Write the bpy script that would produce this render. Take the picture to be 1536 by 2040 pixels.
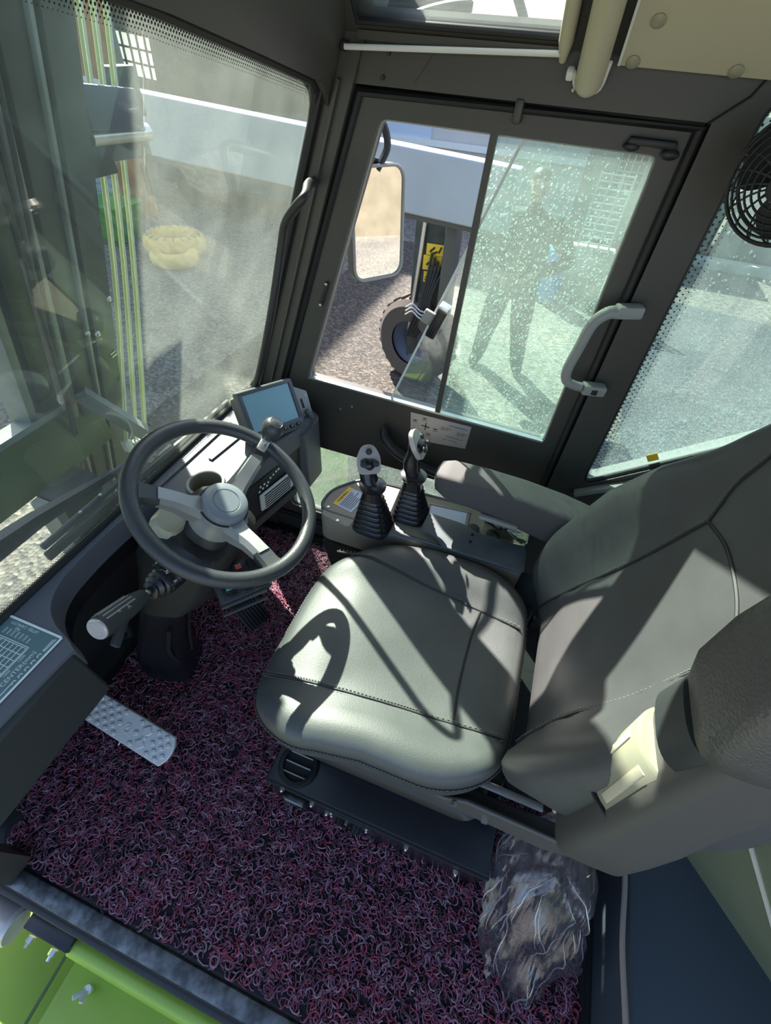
import bpy, bmesh, math, random
import numpy as np
from mathutils import Vector, Matrix
from mathutils.geometry import tessellate_polygon

# ------------------------------------------------------------------ scene, camera, light
for o in list(bpy.data.objects):
    bpy.data.objects.remove(o, do_unlink=True)
SC = bpy.context.scene
COL = SC.collection
random.seed(7)
RNG = np.random.default_rng(7)
rad = math.radians

# camera: stands in the open left door with the lens near the roof, looking down and a little forward
YAW, PIT, ROL = rad(-16.407), rad(47.367), rad(-4.860)
FPX = 885.14
cam = bpy.data.cameras.new('camera')
camo = bpy.data.objects.new('camera', cam)
COL.objects.link(camo)
cam.sensor_fit = 'HORIZONTAL'
cam.sensor_width = 36.0
cam.lens = FPX / 1536.0 * 36.0
cam.clip_start = 0.01
cam.clip_end = 400
_f = Vector((math.sin(YAW)*math.cos(PIT), math.cos(YAW)*math.cos(PIT), -math.sin(PIT)))
_r = Vector((math.cos(YAW), -math.sin(YAW), 0))
_d = _f.cross(_r)
_r2 = math.cos(ROL)*_r + math.sin(ROL)*_d
_d2 = -math.sin(ROL)*_r + math.cos(ROL)*_d
_m = Matrix((_r2, -_d2, -_f)).transposed().to_4x4()
_m.translation = (0, 0, 1.5)
camo.matrix_world = _m
SC.camera = camo

# sky and sun (sun stands ahead and to the right of the machine)
SUN_DIR = Vector((0.82, -0.86, -1.0)).normalized()      # direction the light travels
SUN_STRENGTH = 11.0
SKY_STRENGTH = 0.215
EXPOSURE = 1.08
world = bpy.data.worlds.new('world')
SC.world = world
world.use_nodes = True
_nt = world.node_tree
_sky = _nt.nodes.new('ShaderNodeTexSky')
_sky.sky_type = 'NISHITA'
_sky.sun_disc = False
_sky.sun_elevation = math.asin(-SUN_DIR.z)
_sky.sun_rotation = math.atan2(-SUN_DIR.x, -SUN_DIR.y)
_sky.air_density = 1.0
_sky.dust_density = 2.0
_sky.ozone_density = 1.0
_bg = _nt.nodes['Background']
_bg.inputs['Strength'].default_value = SKY_STRENGTH
_nt.links.new(_sky.outputs[0], _bg.inputs['Color'])
sun = bpy.data.lights.new('sun', 'SUN')
sun.energy = SUN_STRENGTH
sun.angle = rad(0.6)
sun.color = (1.0, 0.94, 0.84)
suno = bpy.data.objects.new('sun', sun)
COL.objects.link(suno)
suno.rotation_euler = SUN_DIR.to_track_quat('-Z', 'Y').to_euler()
suno.location = (-6, 5, 7)
SC.view_settings.view_transform = 'Standard'
SC.view_settings.look = 'None'
SC.view_settings.gamma = 1.0
SC.view_settings.use_curve_mapping = False
SC.view_settings.exposure = EXPOSURE

# ------------------------------------------------------------------ materials
def mat(name, col, rough=0.5, metal=0.0, bump=0.0, bscale=200.0, var=0.0, vscale=8.0, spec=0.5, coat=0.0, sheen=0.0, btype='NOISE', emit=None):
    m = bpy.data.materials.new(name)
    m.use_nodes = True
    nt = m.node_tree
    b = nt.nodes['Principled BSDF']
    b.inputs['Base Color'].default_value = (*col, 1)
    b.inputs['Roughness'].default_value = rough
    b.inputs['Metallic'].default_value = metal
    b.inputs['Specular IOR Level'].default_value = spec
    if coat: b.inputs['Coat Weight'].default_value = coat
    if sheen:
        b.inputs['Sheen Weight'].default_value = sheen
    if emit:
        b.inputs['Emission Color'].default_value = (*emit[0], 1)
        b.inputs['Emission Strength'].default_value = emit[1]
    tc = None
    if bump or var:
        tc = nt.nodes.new('ShaderNodeTexCoord')
    if bump:
        if btype == 'VORONOI':
            n = nt.nodes.new('ShaderNodeTexVoronoi'); out = n.outputs['Distance']
        else:
            n = nt.nodes.new('ShaderNodeTexNoise'); n.inputs['Detail'].default_value = 3; out = n.outputs['Fac']
        n.inputs['Scale'].default_value = bscale
        nt.links.new(tc.outputs['Object'], n.inputs['Vector'])
        bp = nt.nodes.new('ShaderNodeBump')
        bp.inputs['Strength'].default_value = bump
        bp.inputs['Distance'].default_value = 0.002
        nt.links.new(out, bp.inputs['Height'])
        nt.links.new(bp.outputs['Normal'], b.inputs['Normal'])
    if var:
        n2 = nt.nodes.new('ShaderNodeTexNoise')
        n2.inputs['Scale'].default_value = vscale
        n2.inputs['Detail'].default_value = 5
        nt.links.new(tc.outputs['Object'], n2.inputs['Vector'])
        rp = nt.nodes.new('ShaderNodeValToRGB')
        rp.color_ramp.elements[0].position = 0.35
        rp.color_ramp.elements[1].position = 0.68
        rp.color_ramp.elements[0].color = (*[c*(1-var) for c in col], 1)
        rp.color_ramp.elements[1].color = (*[min(1, c*(1+var)) for c in col], 1)
        nt.links.new(n2.outputs['Fac'], rp.inputs['Fac'])
        nt.links.new(rp.outputs['Color'], b.inputs['Base Color'])
    return m

def glass_mat(name, tint, refl=0.08, rough=0.0, haze=0.0, hcol=(0.8, 0.82, 0.78), hscale=3.0, rmax=0.45, crumple=0.0):
    """thin sheet of glass: tinted clear, a mirror share, and a film of dust that scatters light"""
    m = bpy.data.materials.new(name)
    m.use_nodes = True
    nt = m.node_tree
    for n in list(nt.nodes): nt.nodes.remove(n)
    L = nt.links.new
    out = nt.nodes.new('ShaderNodeOutputMaterial')
    tr = nt.nodes.new('ShaderNodeBsdfTransparent'); tr.inputs[0].default_value = (*tint, 1)
    gl = nt.nodes.new('ShaderNodeBsdfGlossy'); gl.inputs['Roughness'].default_value = rough
    if crumple:
        c1 = nt.nodes.new('ShaderNodeTexCoord'); m1 = nt.nodes.new('ShaderNodeMapping'); m1.inputs['Scale'].default_value = (3.4, 0.7, 0.55)
        n1 = nt.nodes.new('ShaderNodeTexNoise'); n1.inputs['Scale'].default_value = 17; n1.inputs['Detail'].default_value = 0.4; n1.inputs['Distortion'].default_value = 1.6
        b1 = nt.nodes.new('ShaderNodeBump'); b1.inputs['Strength'].default_value = crumple; b1.inputs['Distance'].default_value = 0.02
        L(c1.outputs['Object'], m1.inputs[0]); L(m1.outputs[0], n1.inputs['Vector']); L(n1.outputs['Fac'], b1.inputs['Height']); L(b1.outputs[0], gl.inputs['Normal'])
    mix = nt.nodes.new('ShaderNodeMixShader')
    lw = nt.nodes.new('ShaderNodeLayerWeight'); lw.inputs['Blend'].default_value = 0.25
    mp = nt.nodes.new('ShaderNodeMapRange')
    mp.inputs['To Min'].default_value = refl
    mp.inputs['To Max'].default_value = rmax
    L(lw.outputs['Fresnel'], mp.inputs['Value'])
    L(mp.outputs[0], mix.inputs[0]); L(tr.outputs[0], mix.inputs[1]); L(gl.outputs[0], mix.inputs[2])
    last = mix
    if haze:
        df = nt.nodes.new('ShaderNodeBsdfDiffuse'); df.inputs[0].default_value = (*hcol, 1)
        tl = nt.nodes.new('ShaderNodeBsdfTranslucent'); tl.inputs[0].default_value = (*hcol, 1)
        ad = nt.nodes.new('ShaderNodeMixShader'); ad.inputs[0].default_value = 0.6
        L(df.outputs[0], ad.inputs[1]); L(tl.outputs[0], ad.inputs[2])
        tc = nt.nodes.new('ShaderNodeTexCoord')
        ns = nt.nodes.new('ShaderNodeTexNoise'); ns.inputs['Scale'].default_value = hscale; ns.inputs['Detail'].default_value = 8
        ns.inputs['Roughness'].default_value = 0.7
        L(tc.outputs['Object'], ns.inputs['Vector'])
        mr = nt.nodes.new('ShaderNodeMapRange')
        mr.inputs['From Min'].default_value = 0.3; mr.inputs['From Max'].default_value = 0.75
        mr.inputs['To Min'].default_value = haze*0.45; mr.inputs['To Max'].default_value = haze*1.5
        L(ns.outputs['Fac'], mr.inputs['Value'])
        fac = mr.outputs[0]
        mx2 = nt.nodes.new('ShaderNodeMixShader')
        L(fac, mx2.inputs[0]); L(mix.outputs[0], mx2.inputs[1]); L(ad.outputs[0], mx2.inputs[2])
        last = mx2
    L(last.outputs[0], out.inputs['Surface'])
    return m

def ground_mat(name, ca, cb, cm, scale=38):
    m = bpy.data.materials.new(name); m.use_nodes = True
    nt = m.node_tree; L = nt.links.new
    b = nt.nodes['Principled BSDF']; b.inputs['Roughness'].default_value = 0.9
    tc = nt.nodes.new('ShaderNodeTexCoord')
    v = nt.nodes.new('ShaderNodeTexVoronoi'); v.inputs['Scale'].default_value = scale
    L(tc.outputs['Object'], v.inputs['Vector'])
    sep = nt.nodes.new('ShaderNodeSeparateColor'); L(v.outputs['Color'], sep.inputs[0])
    rp = nt.nodes.new('ShaderNodeValToRGB')
    e = rp.color_ramp.elements
    e[0].position = 0.0; e[0].color = (*ca, 1)
    e[1].position = 1.0; e[1].color = (*cb, 1)
    k = rp.color_ramp.elements.new(0.55); k.color = (*cm, 1)
    L(sep.outputs[0], rp.inputs['Fac'])
    n = nt.nodes.new('ShaderNodeTexNoise'); n.inputs['Scale'].default_value = 0.6; n.inputs['Detail'].default_value = 6
    L(tc.outputs['Object'], n.inputs['Vector'])
    r2 = nt.nodes.new('ShaderNodeValToRGB')
    r2.color_ramp.elements[0].position = 0.35; r2.color_ramp.elements[0].color = (0.75, 0.75, 0.78, 1)
    r2.color_ramp.elements[1].position = 0.7; r2.color_ramp.elements[1].color = (1.15, 1.1, 1.0, 1)
    L(n.outputs['Fac'], r2.inputs['Fac'])
    mx = nt.nodes.new('ShaderNodeMix'); mx.data_type = 'RGBA'; mx.blend_type = 'MULTIPLY'; mx.inputs[0].default_value = 1
    L(rp.outputs[0], mx.inputs[6]); L(r2.outputs[0], mx.inputs[7])
    L(mx.outputs[2], b.inputs['Base Color'])
    bp = nt.nodes.new('ShaderNodeBump'); bp.inputs['Strength'].default_value = 0.8; bp.inputs['Distance'].default_value = 0.012
    L(v.outputs['Distance'], bp.inputs['Height']); L(bp.outputs[0], b.inputs['Normal'])
    return m

M = {}
M['frame'] = mat('cab_frame_paint', (0.056, 0.053, 0.045), 0.42, bump=0.08, bscale=500)
M['black'] = mat('black_plastic', (0.016, 0.017, 0.018), 0.45, bump=0.1, bscale=600)
M['blackgloss'] = mat('black_gloss', (0.012, 0.013, 0.016), 0.25)
M['rubber'] = mat('black_rubber', (0.012, 0.012, 0.012), 0.6)
M['bellows'] = mat('bellows_rubber', (0.012, 0.012, 0.014), 0.28)
M['dash'] = mat('dash_plastic', (0.105, 0.110, 0.130), 0.5, bump=0.15, bscale=700)
M['dashdark'] = mat('dash_dark', (0.030, 0.035, 0.036), 0.55, bump=0.15, bscale=700)
M['leather'] = mat('black_leatherette', (0.060, 0.069, 0.069), 0.47, bump=0.10, bscale=420, btype='VORONOI', spec=0.6, var=0.12, vscale=10)
M['leather2'] = mat('smooth_leatherette', (0.063, 0.065, 0.066), 0.47, bump=0.08, bscale=480, btype='VORONOI', spec=0.55, var=0.1, vscale=9)
M['seam'] = mat('seam_cord', (0.018, 0.018, 0.018), 0.6)
M['stitch'] = mat('stitch_thread', (0.16, 0.16, 0.15), 0.7)
M['armpad'] = mat('armrest_pad', (0.085, 0.082, 0.074), 0.36, bump=0.35, bscale=300, btype='VORONOI')
M['armplastic'] = mat('armrest_plastic', (0.072, 0.070, 0.064), 0.5, bump=0.1, bscale=500)
M['armfoam'] = mat('armrest_foam', (0.085, 0.083, 0.083), 0.75, bump=0.5, bscale=650)
M['cream'] = mat('cream_plastic', (0.32, 0.31, 0.22), 0.3)
M['creamliner'] = mat('cream_liner', (0.50, 0.46, 0.33), 0.55)
M['whiteplastic'] = mat('white_plastic', (0.75, 0.75, 0.72), 0.4)
M['console'] = mat('console_plastic', (0.25, 0.24, 0.19), 0.55, bump=0.1, bscale=500)
M['flap'] = mat('flap_plastic', (0.095, 0.115, 0.125), 0.5, var=0.2, vscale=12)
M['wheelrim'] = mat('wheel_rim_foam', (0.040, 0.043, 0.047), 0.38, bump=0.3, bscale=420)
M['spoke'] = mat('silver_spoke', (0.30, 0.305, 0.30), 0.36, metal=0.25)
M['hubcap'] = mat('hub_cap', (0.20, 0.225, 0.25), 0.4)
M['steel'] = mat('bright_steel', (0.62, 0.62, 0.60), 0.3, metal=0.9)
M['alu'] = mat('cast_aluminium', (0.62, 0.63, 0.62), 0.45, metal=0.35, bump=0.2, bscale=260)
M['greyplastic'] = mat('grey_plastic', (0.30, 0.30, 0.28), 0.5)
M['screen'] = mat('monitor_screen', (0.24, 0.42, 0.50), 0.22, spec=0.7)  # even pale blue surface
M['monitor'] = mat('monitor_case', (0.085, 0.090, 0.100), 0.45)
M['green'] = mat('lime_paint', (0.27, 0.42, 0.05), 0.35, var=0.06, vscale=5)
M['greendark'] = mat('lime_paint_old', (0.075, 0.115, 0.035), 0.45, var=0.2, vscale=3)
M['sill'] = mat('worn_sill', (0.115, 0.125, 0.135), 0.45, metal=0.3, var=0.55, vscale=40, bump=0.3, bscale=120)
M['platform'] = mat('slate_plastic', (0.040, 0.055, 0.068), 0.45)
M['olive'] = mat('olive_panel', (0.13, 0.145, 0.085), 0.5, var=0.12, vscale=7)
M['cable'] = mat('brown_cable', (0.30, 0.24, 0.20), 0.6)
M['yellow'] = mat('yellow_label', (0.80, 0.52, 0.03), 0.5)
M['ink'] = mat('black_ink', (0.01, 0.01, 0.01), 0.6)
M['whiteink'] = mat('white_ink', (0.80, 0.84, 0.84), 0.55)
M['bluelabel'] = mat('pale_blue_label', (0.46, 0.55, 0.70), 0.5)
M['chart'] = mat('chart_plate', (0.11, 0.19, 0.20), 0.4)
M['plate'] = mat('silver_plate', (0.52, 0.48, 0.46), 0.35, metal=0.35)
M['red'] = mat('red_switch', (0.35, 0.07, 0.05), 0.4)
M['teal'] = mat('teal_lamp', (0.04, 0.36, 0.32), 0.4)
M['matbase'] = mat('mat_backing', (0.010, 0.007, 0.009), 0.8)
M['coil0'] = mat('mat_coil_black', (0.060, 0.030, 0.042), 0.5)
M['coil1'] = mat('mat_coil_plum', (0.235, 0.075, 0.130), 0.5)
M['coil2'] = mat('mat_coil_maroon', (0.33, 0.045, 0.080), 0.5)
M['coil3'] = mat('mat_coil_grey', (0.32, 0.19, 0.24), 0.5)
M['orange'] = mat('orange_door', (0.52, 0.24, 0.09), 0.55, var=0.15, vscale=3)
M['boom'] = mat('grey_boom_paint', (0.36, 0.39, 0.42), 0.5, var=0.08, vscale=2)
M['mast'] = mat('dark_mast_steel', (0.040, 0.050, 0.050), 0.5, metal=0.2, var=0.3, vscale=9)
M['mastlight'] = mat('grey_mast_steel', (0.20, 0.22, 0.21), 0.5, metal=0.2, var=0.2, vscale=8)
M['hose'] = mat('lime_hose', (0.55, 0.58, 0.22), 0.35)
M['hosew'] = mat('pale_hose', (0.70, 0.73, 0.60), 0.35)
M['darkwall'] = mat('dark_workshop_wall', (0.028, 0.030, 0.031), 0.8, var=0.15, vscale=1.2)
M['shutter'] = mat('blue_grey_shutter', (0.36, 0.46, 0.48), 0.5)
M['lilacwall'] = mat('pale_lilac_wall', (0.55, 0.52, 0.50), 0.8, var=0.06, vscale=1.0)
M['bluewall'] = mat('pale_blue_sheet', (0.50, 0.57, 0.68), 0.6)
M['concrete'] = mat('cream_concrete', (0.52, 0.47, 0.36), 0.85, var=0.12, vscale=2)
M['concrete2'] = mat('grey_render', (0.34, 0.32, 0.27), 0.85, var=0.1, vscale=1.5)
M['concrete3'] = mat('tan_concrete', (0.17, 0.145, 0.10), 0.85, var=0.15, vscale=2)
M['curb'] = mat('pale_curb', (0.58, 0.54, 0.44), 0.85, var=0.15, vscale=4)
M['bin'] = mat('green_bin', (0.08, 0.30, 0.03), 0.45)
M['log'] = mat('yellow_foam_ring', (0.70, 0.43, 0.09), 0.8, bump=0.4, bscale=30, var=0.2, vscale=6)
M['tyre'] = mat('dusty_tyre', (0.075, 0.060, 0.050), 0.85, bump=0.3, bscale=60)
M['navy'] = mat('navy_rim', (0.03, 0.045, 0.09), 0.45)
M['car'] = mat('slate_car_paint', (0.07, 0.085, 0.095), 0.3, coat=0.5)
M['carglass'] = mat('dark_car_glass', (0.01, 0.012, 0.014), 0.1)
M['cloth'] = mat('dark_cloth', (0.030, 0.040, 0.048), 0.85)
M['cloth2'] = mat('dark_trousers', (0.022, 0.028, 0.035), 0.85)
M['skin'] = mat('skin', (0.42, 0.27, 0.19), 0.5)
M['hair'] = mat('dark_hair', (0.012, 0.010, 0.009), 0.5)
M['shoe'] = mat('dark_shoe', (0.02, 0.018, 0.016), 0.5)
M['gate'] = mat('pale_gate_paint', (0.40, 0.45, 0.45), 0.5)
M['blue'] = mat('blue_drum', (0.05, 0.20, 0.50), 0.4)
M['grass'] = mat('dry_grass', (0.20, 0.22, 0.06), 0.9)
M['pane'] = mat('workshop_pane', (0.8, 0.82, 0.8), 0.5, emit=((1.0, 1.0, 0.95), 0.55))  # panes glow in place of daylight behind them
M['windscreen'] = glass_mat('windscreen_glass', (0.84, 0.90, 0.86), 0.012, haze=0.065, hcol=(0.74, 0.80, 0.74), hscale=5, rmax=0.16)
M['tint'] = glass_mat('tinted_wet_glass', (0.76, 0.865, 0.825), 0.05, haze=0.09, hcol=(0.80, 0.86, 0.80), hscale=9, rmax=0.3)
M['tint2'] = glass_mat('sliding_pane_glass', (0.89, 0.95, 0.93), 0.05, haze=0.05, hcol=(0.8, 0.85, 0.8), hscale=7)
M['reartint'] = glass_mat('quarter_glass', (0.60, 0.72, 0.70), 0.06, haze=0.10, hcol=(0.7, 0.78, 0.76), hscale=6)
M['drop'] = glass_mat('water_drop', (0.80, 0.95, 0.90), 0.30, haze=0.30, hcol=(0.85, 0.95, 0.92), hscale=60)
M['mirror'] = mat('mirror_silver', (0.85, 0.87, 0.88), 0.02, metal=1.0)
M['poly'] = glass_mat('clear_polythene', (0.84, 0.84, 0.87), 0.08, rough=0.20, crumple=0.25, haze=0.05, hcol=(0.8, 0.8, 0.85), hscale=30)
M['crease'] = glass_mat('film_crease', (0.8,0.8,0.85), 0.3, rough=0.2, haze=0.35, hcol=(0.85,0.85,0.9), hscale=60)
M['cup'] = mat('brown_cup', (0.17, 0.15, 0.12), 0.5)
M['ground'] = ground_mat('gravel_ground', (0.08,0.076,0.072), (0.30,0.275,0.235), (0.17,0.158,0.138), 34)
M['asphalt2'] = ground_mat('grey_asphalt', (0.05,0.054,0.06), (0.15,0.155,0.165), (0.09,0.095,0.105), 45)  # bluish grey imitating shade and glass reflection over pale ground
M['asphalt'] = ground_mat('chip_asphalt', (0.022,0.019,0.017), (0.15,0.125,0.10), (0.055,0.047,0.040), 40)  # darkened chips, so the paler ground beyond reads as a glass reflection

# ------------------------------------------------------------------ mesh helpers
def V(*a): return Vector(a)

class MB:
    """collects shapes and links them as one mesh object"""
    def __init__(s): s.v = []; s.f = []; s.mi = []
    def add(s, vs, fs, mi=0):
        o = len(s.v)
        s.v += [tuple(x) for x in vs]
        s.f += [tuple(i+o for i in f) for f in fs]
        s.mi += [mi]*len(fs)
        return s
    def box(s, c, d, ax=None, bev=0.0, seg=2, mi=0):
        """box of full size d centred at c, ax = 3 axis vectors"""
        c = Vector(c)
        if ax is None: ax = (V(1,0,0), V(0,1,0), V(0,0,1))
        else: ax = [Vector(a).normalized() for a in ax]
        if bev <= 0:
            vs = []
            for i in (-.5, .5):
                for j in (-.5, .5):
                    for k in (-.5, .5):
                        vs.append(c + ax[0]*(i*d[0]) + ax[1]*(j*d[1]) + ax[2]*(k*d[2]))
            fs = [(0,1,3,2),(4,6,7,5),(0,4,5,1),(2,3,7,6),(0,2,6,4),(1,5,7,3)]
            return s.add(vs, fs, mi)
        bm = bmesh.new()
        bmesh.ops.create_cube(bm, size=1.0)
        for v in bm.verts: v.co = V(v.co.x*d[0], v.co.y*d[1], v.co.z*d[2])
        bmesh.ops.bevel(bm, geom=list(bm.edges), offset=min(bev, min(d)*0.49), segments=seg, affect='EDGES', profile=0.5)
        bm.verts.index_update()
        vs = [c + ax[0]*v.co.x + ax[1]*v.co.y + ax[2]*v.co.z for v in bm.verts]
        fs = [tuple(v.index for v in f.verts) for f in bm.faces]
        bm.free()
        return s.add(vs, fs, mi)
    def bar(s, p0, p1, w, h, up=(0,0,1), bev=0.0, mi=0):
        p0 = Vector(p0); p1 = Vector(p1)
        x = (p1-p0); L = x.length; x.normalize()
        y = Vector(up).cross(x)
        if y.length < 1e-5: y = V(0,1,0).cross(x)
        y.normalize(); z = x.cross(y)
        return s.box((p0+p1)/2, (L, w, h), (x, y, z), bev, mi=mi)
    def rings(s, rs, closed=True, cap0=True, cap1=True, loop=False, mi=0):
        n = len(rs[0]); vs = [p for r in rs for p in r]; fs = []
        m = len(rs)
        for i in range(m if loop else m-1):
            a = i*n; b = ((i+1) % m)*n
            for j in range(n if closed else n-1):
                k = (j+1) % n
                fs.append((a+j, a+k, b+k, b+j))
        if not loop and closed:
            if cap0: fs.append(tuple(range(n-1, -1, -1)))
            if cap1: fs.append(tuple((m-1)*n+j for j in range(n)))
        return s.add(vs, fs, mi)
    def tube(s, pts, r, n=10, loop=False, spline=0, flat=1.0, up=None, mi=0, caps=True):
        pts = [Vector(p) for p in pts]
        if spline: pts = catmull(pts, spline, loop)
        m = len(pts)
        rr = r if isinstance(r, (list, tuple)) else [r]*m
        if len(rr) != m:
            rr = [rr[0] + (0) for _ in range(m)] if len(rr) == 1 else list(np.interp(np.linspace(0, 1, m), np.linspace(0, 1, len(rr)), rr))
        rs = []; nrm = None
        for i in range(m):
            if loop: t = pts[(i+1) % m]-pts[i-1]
            else: t = pts[min(i+1, m-1)]-pts[max(i-1, 0)]
            t.normalize()
            if up is not None:
                nrm = Vector(up) - t*Vector(up).dot(t)
                if nrm.length < 1e-4: nrm = t.orthogonal()
            elif nrm is None: nrm = t.orthogonal()
            else: nrm = nrm - t*nrm.dot(t)
            nrm.normalize(); b = t.cross(nrm)
            rs.append([pts[i] + (nrm*math.cos(2*math.pi*k/n) + b*(math.sin(2*math.pi*k/n)*flat))*rr[i] for k in range(n)])
        return s.rings(rs, True, caps, caps, loop, mi)
    def cyl(s, p0, p1, r0, r1=None, n=20, mi=0):
        return s.tube([p0, p1], [r0, r0 if r1 is None else r1], n, mi=mi)
    def lathe(s, prof, o, ax, n=32, cap=True, mi=0, sq=None):
        """prof: list of (radius, height along ax)"""
        o = Vector(o); ax = Vector(ax).normalized(); a = ax.orthogonal().normalized(); b = ax.cross(a)
        if sq: a, b = Vector(sq[0]), Vector(sq[1])
        rs = []
        for r, h in prof:
            ring = []
            for k in range(n):
                t = 2*math.pi*k/n
                c, sn = math.cos(t), math.sin(t)
                if sq:
                    e = sq[2]
                    c = math.copysign(abs(c)**e, c)*sq[3]; sn = math.copysign(abs(sn)**e, sn)*sq[4]
                ring.append(o + ax*h + (a*c + b*sn)*r)
            rs.append(ring)
        return s.rings(rs, True, cap, cap, False, mi)
    def prism(s, poly, o, ex, ey, th, mi=0, holes=()):
        """polygon in the plane o + ex*u + ey*v, thickened th along ex x ey (from the plane)"""
        o = Vector(o); ex = Vector(ex).normalized(); ey = Vector(ey); ey = (ey-ex*ey.dot(ex)).normalized(); ez = ex.cross(ey)
        loops = [list(poly)] + [list(h) for h in holes]
        flat = [p for l in loops for p in l]
        tri = tessellate_polygon([[V(p[0], p[1], 0) for p in l] for l in loops])
        n = len(flat)
        vs = [o + ex*p[0] + ey*p[1] for p in flat] + [o + ex*p[0] + ey*p[1] + ez*th for p in flat]
        fs = []
        for t in tri:
            a, b, c = [flat[i] for i in t]
            ar = (b[0]-a[0])*(c[1]-a[1])-(b[1]-a[1])*(c[0]-a[0])
            if ar < 0: t = t[::-1]
            fs.append((t[2], t[1], t[0])); fs.append((t[0]+n, t[1]+n, t[2]+n))
        off = 0
        for li, l in enumerate(loops):
            k = len(l)
            ar = sum(l[i][0]*l[(i+1) % k][1]-l[(i+1) % k][0]*l[i][1] for i in range(k))
            rev = (ar < 0) != (li > 0)
            for i in range(k):
                a = off+i; b = off+(i+1) % k
                q = (a, b, b+n, a+n)
                fs.append(q[::-1] if rev else q)
            off += k
        return s.add(vs, fs, mi)
    def ball(s, c, r, nu=16, nv=10, sc=(1,1,1), ax=None, mi=0):
        c = Vector(c); ax = ax or (V(1,0,0), V(0,1,0), V(0,0,1)); ax = [Vector(a) for a in ax]
        rs = []
        for i in range(nv+1):
            p = math.pi*(i+0.001)/(nv+0.002)
            rs.append([c + ax[0]*(r*sc[0]*math.sin(p)*math.cos(2*math.pi*k/nu)) + ax[1]*(r*sc[1]*math.sin(p)*math.sin(2*math.pi*k/nu)) - ax[2]*(r*sc[2]*math.cos(p)) for k in range(nu)])
        return s.rings(rs, mi=mi)
    def build(s, name, m, parent=None, smooth=38, **props):
        me = bpy.data.meshes.new(name)
        me.from_pydata(s.v, [], s.f)
        ms = m if isinstance(m, (list, tuple)) else [m]
        for x in ms: me.materials.append(M[x] if isinstance(x, str) else x)
        if len(ms) > 1: me.polygons.foreach_set('material_index', s.mi)
        if smooth:
            me.polygons.foreach_set('use_smooth', [True]*len(me.polygons))
            me.set_sharp_from_angle(angle=rad(smooth))
        me.update()
        return link(name, me, parent, **props)

def link(name, me, parent=None, **props):
    o = bpy.data.objects.new(name, me)
    COL.objects.link(o)
    if parent is not None: attach(o, parent)
    for k, v in props.items(): o[k] = v
    return o

def attach(o, parent):
    o.parent = parent
    w = Matrix.Identity(4); p = parent
    chain = []
    while p is not None: chain.append(p); p = p.parent
    for q in reversed(chain): w = w @ q.matrix_parent_inverse @ q.matrix_basis
    o.matrix_parent_inverse = w.inverted()

def catmull(p, k, loop=False):
    n = len(p); out = []
    for i in range(n if loop else n-1):
        a = p[i-1] if (loop or i > 0) else p[0]*2-p[1]
        b = p[i]; c = p[(i+1) % n]
        d = p[(i+2) % n] if (loop or i < n-2) else p[-1]*2-p[-2]
        for j in range(k):
            t = j/k
            out.append(0.5*((2*b)+(c-a)*t+(2*a-5*b+4*c-d)*t*t+(3*b-a-3*c+d)*t**3))
    if not loop: out.append(p[-1].copy())
    return out

def thing(name, label, cat, loc=(0,0,0), group=None):
    o = bpy.data.objects.new(name, None)
    o.empty_display_size = 0.05
    COL.objects.link(o)
    o.location = loc
    o['label'] = label; o['category'] = cat
    if group: o['group'] = group
    return o

def tag(o, label, cat, group=None):
    o['label'] = label; o['category'] = cat
    if group: o['group'] = group
    return o

def dup(root, offset, label=None):
    def rec(o, par):
        c = o.copy(); COL.objects.link(c)
        if par is not None: c.parent = par
        for ch in [x for x in bpy.data.objects if x.parent == o and x != c]: rec(ch, c)
        return c
    kids = rec(root, None)
    kids.location = root.location + Vector(offset)
    if label: kids['label'] = label
    return kids

def text_mesh(body, size, o, ex, ey, align='LEFT', lift=0.0006):
    cu = bpy.data.curves.new('txt', 'FONT')
    cu.body = body; cu.size = size; cu.align_x = align; cu.resolution_u = 2
    t = bpy.data.objects.new('txt', cu); COL.objects.link(t)
    dg = bpy.context.evaluated_depsgraph_get()
    me = bpy.data.meshes.new_from_object(t.evaluated_get(dg))
    o = Vector(o); ex = Vector(ex).normalized(); ey = Vector(ey).normalized(); ez = ex.cross(ey)
    vs = [o + ex*v.co.x + ey*v.co.y + ez*lift for v in me.vertices]
    fs = [tuple(p.vertices) for p in me.polygons]
    bpy.data.objects.remove(t, do_unlink=True); bpy.data.curves.remove(cu); bpy.data.meshes.remove(me)
    return vs, fs

def rrect(x0, y0, x1, y1, r, n=4):
    out = []
    for cx, cy, a in ((x1-r, y1-r, 0), (x0+r, y1-r, 90), (x0+r, y0+r, 180), (x1-r, y0+r, 270)):
        for k in range(n+1):
            t = rad(a+90*k/n); out.append((cx+r*math.cos(t), cy+r*math.sin(t)))
    return out

def round_poly(poly, r, n=5):
    out = []
    m = len(poly)
    for i in range(m):
        a = Vector(poly[i-1]); b = Vector(poly[i]); c = Vector(poly[(i+1) % m])
        rr = r[i] if isinstance(r, (list, tuple)) else r
        d1 = (a-b); d2 = (c-b)
        k = min(rr, d1.length*0.45, d2.length*0.45)
        p = b+d1.normalized()*k; q = b+d2.normalized()*k
        for j in range(n+1):
            t = j/n
            out.append(tuple(p*(1-t)**2 + b*(2*t*(1-t)) + q*t*t))
    return out

def smooth01(x): x = max(0.0, min(1.0, x)); return x*x*(3-2*x)

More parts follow.
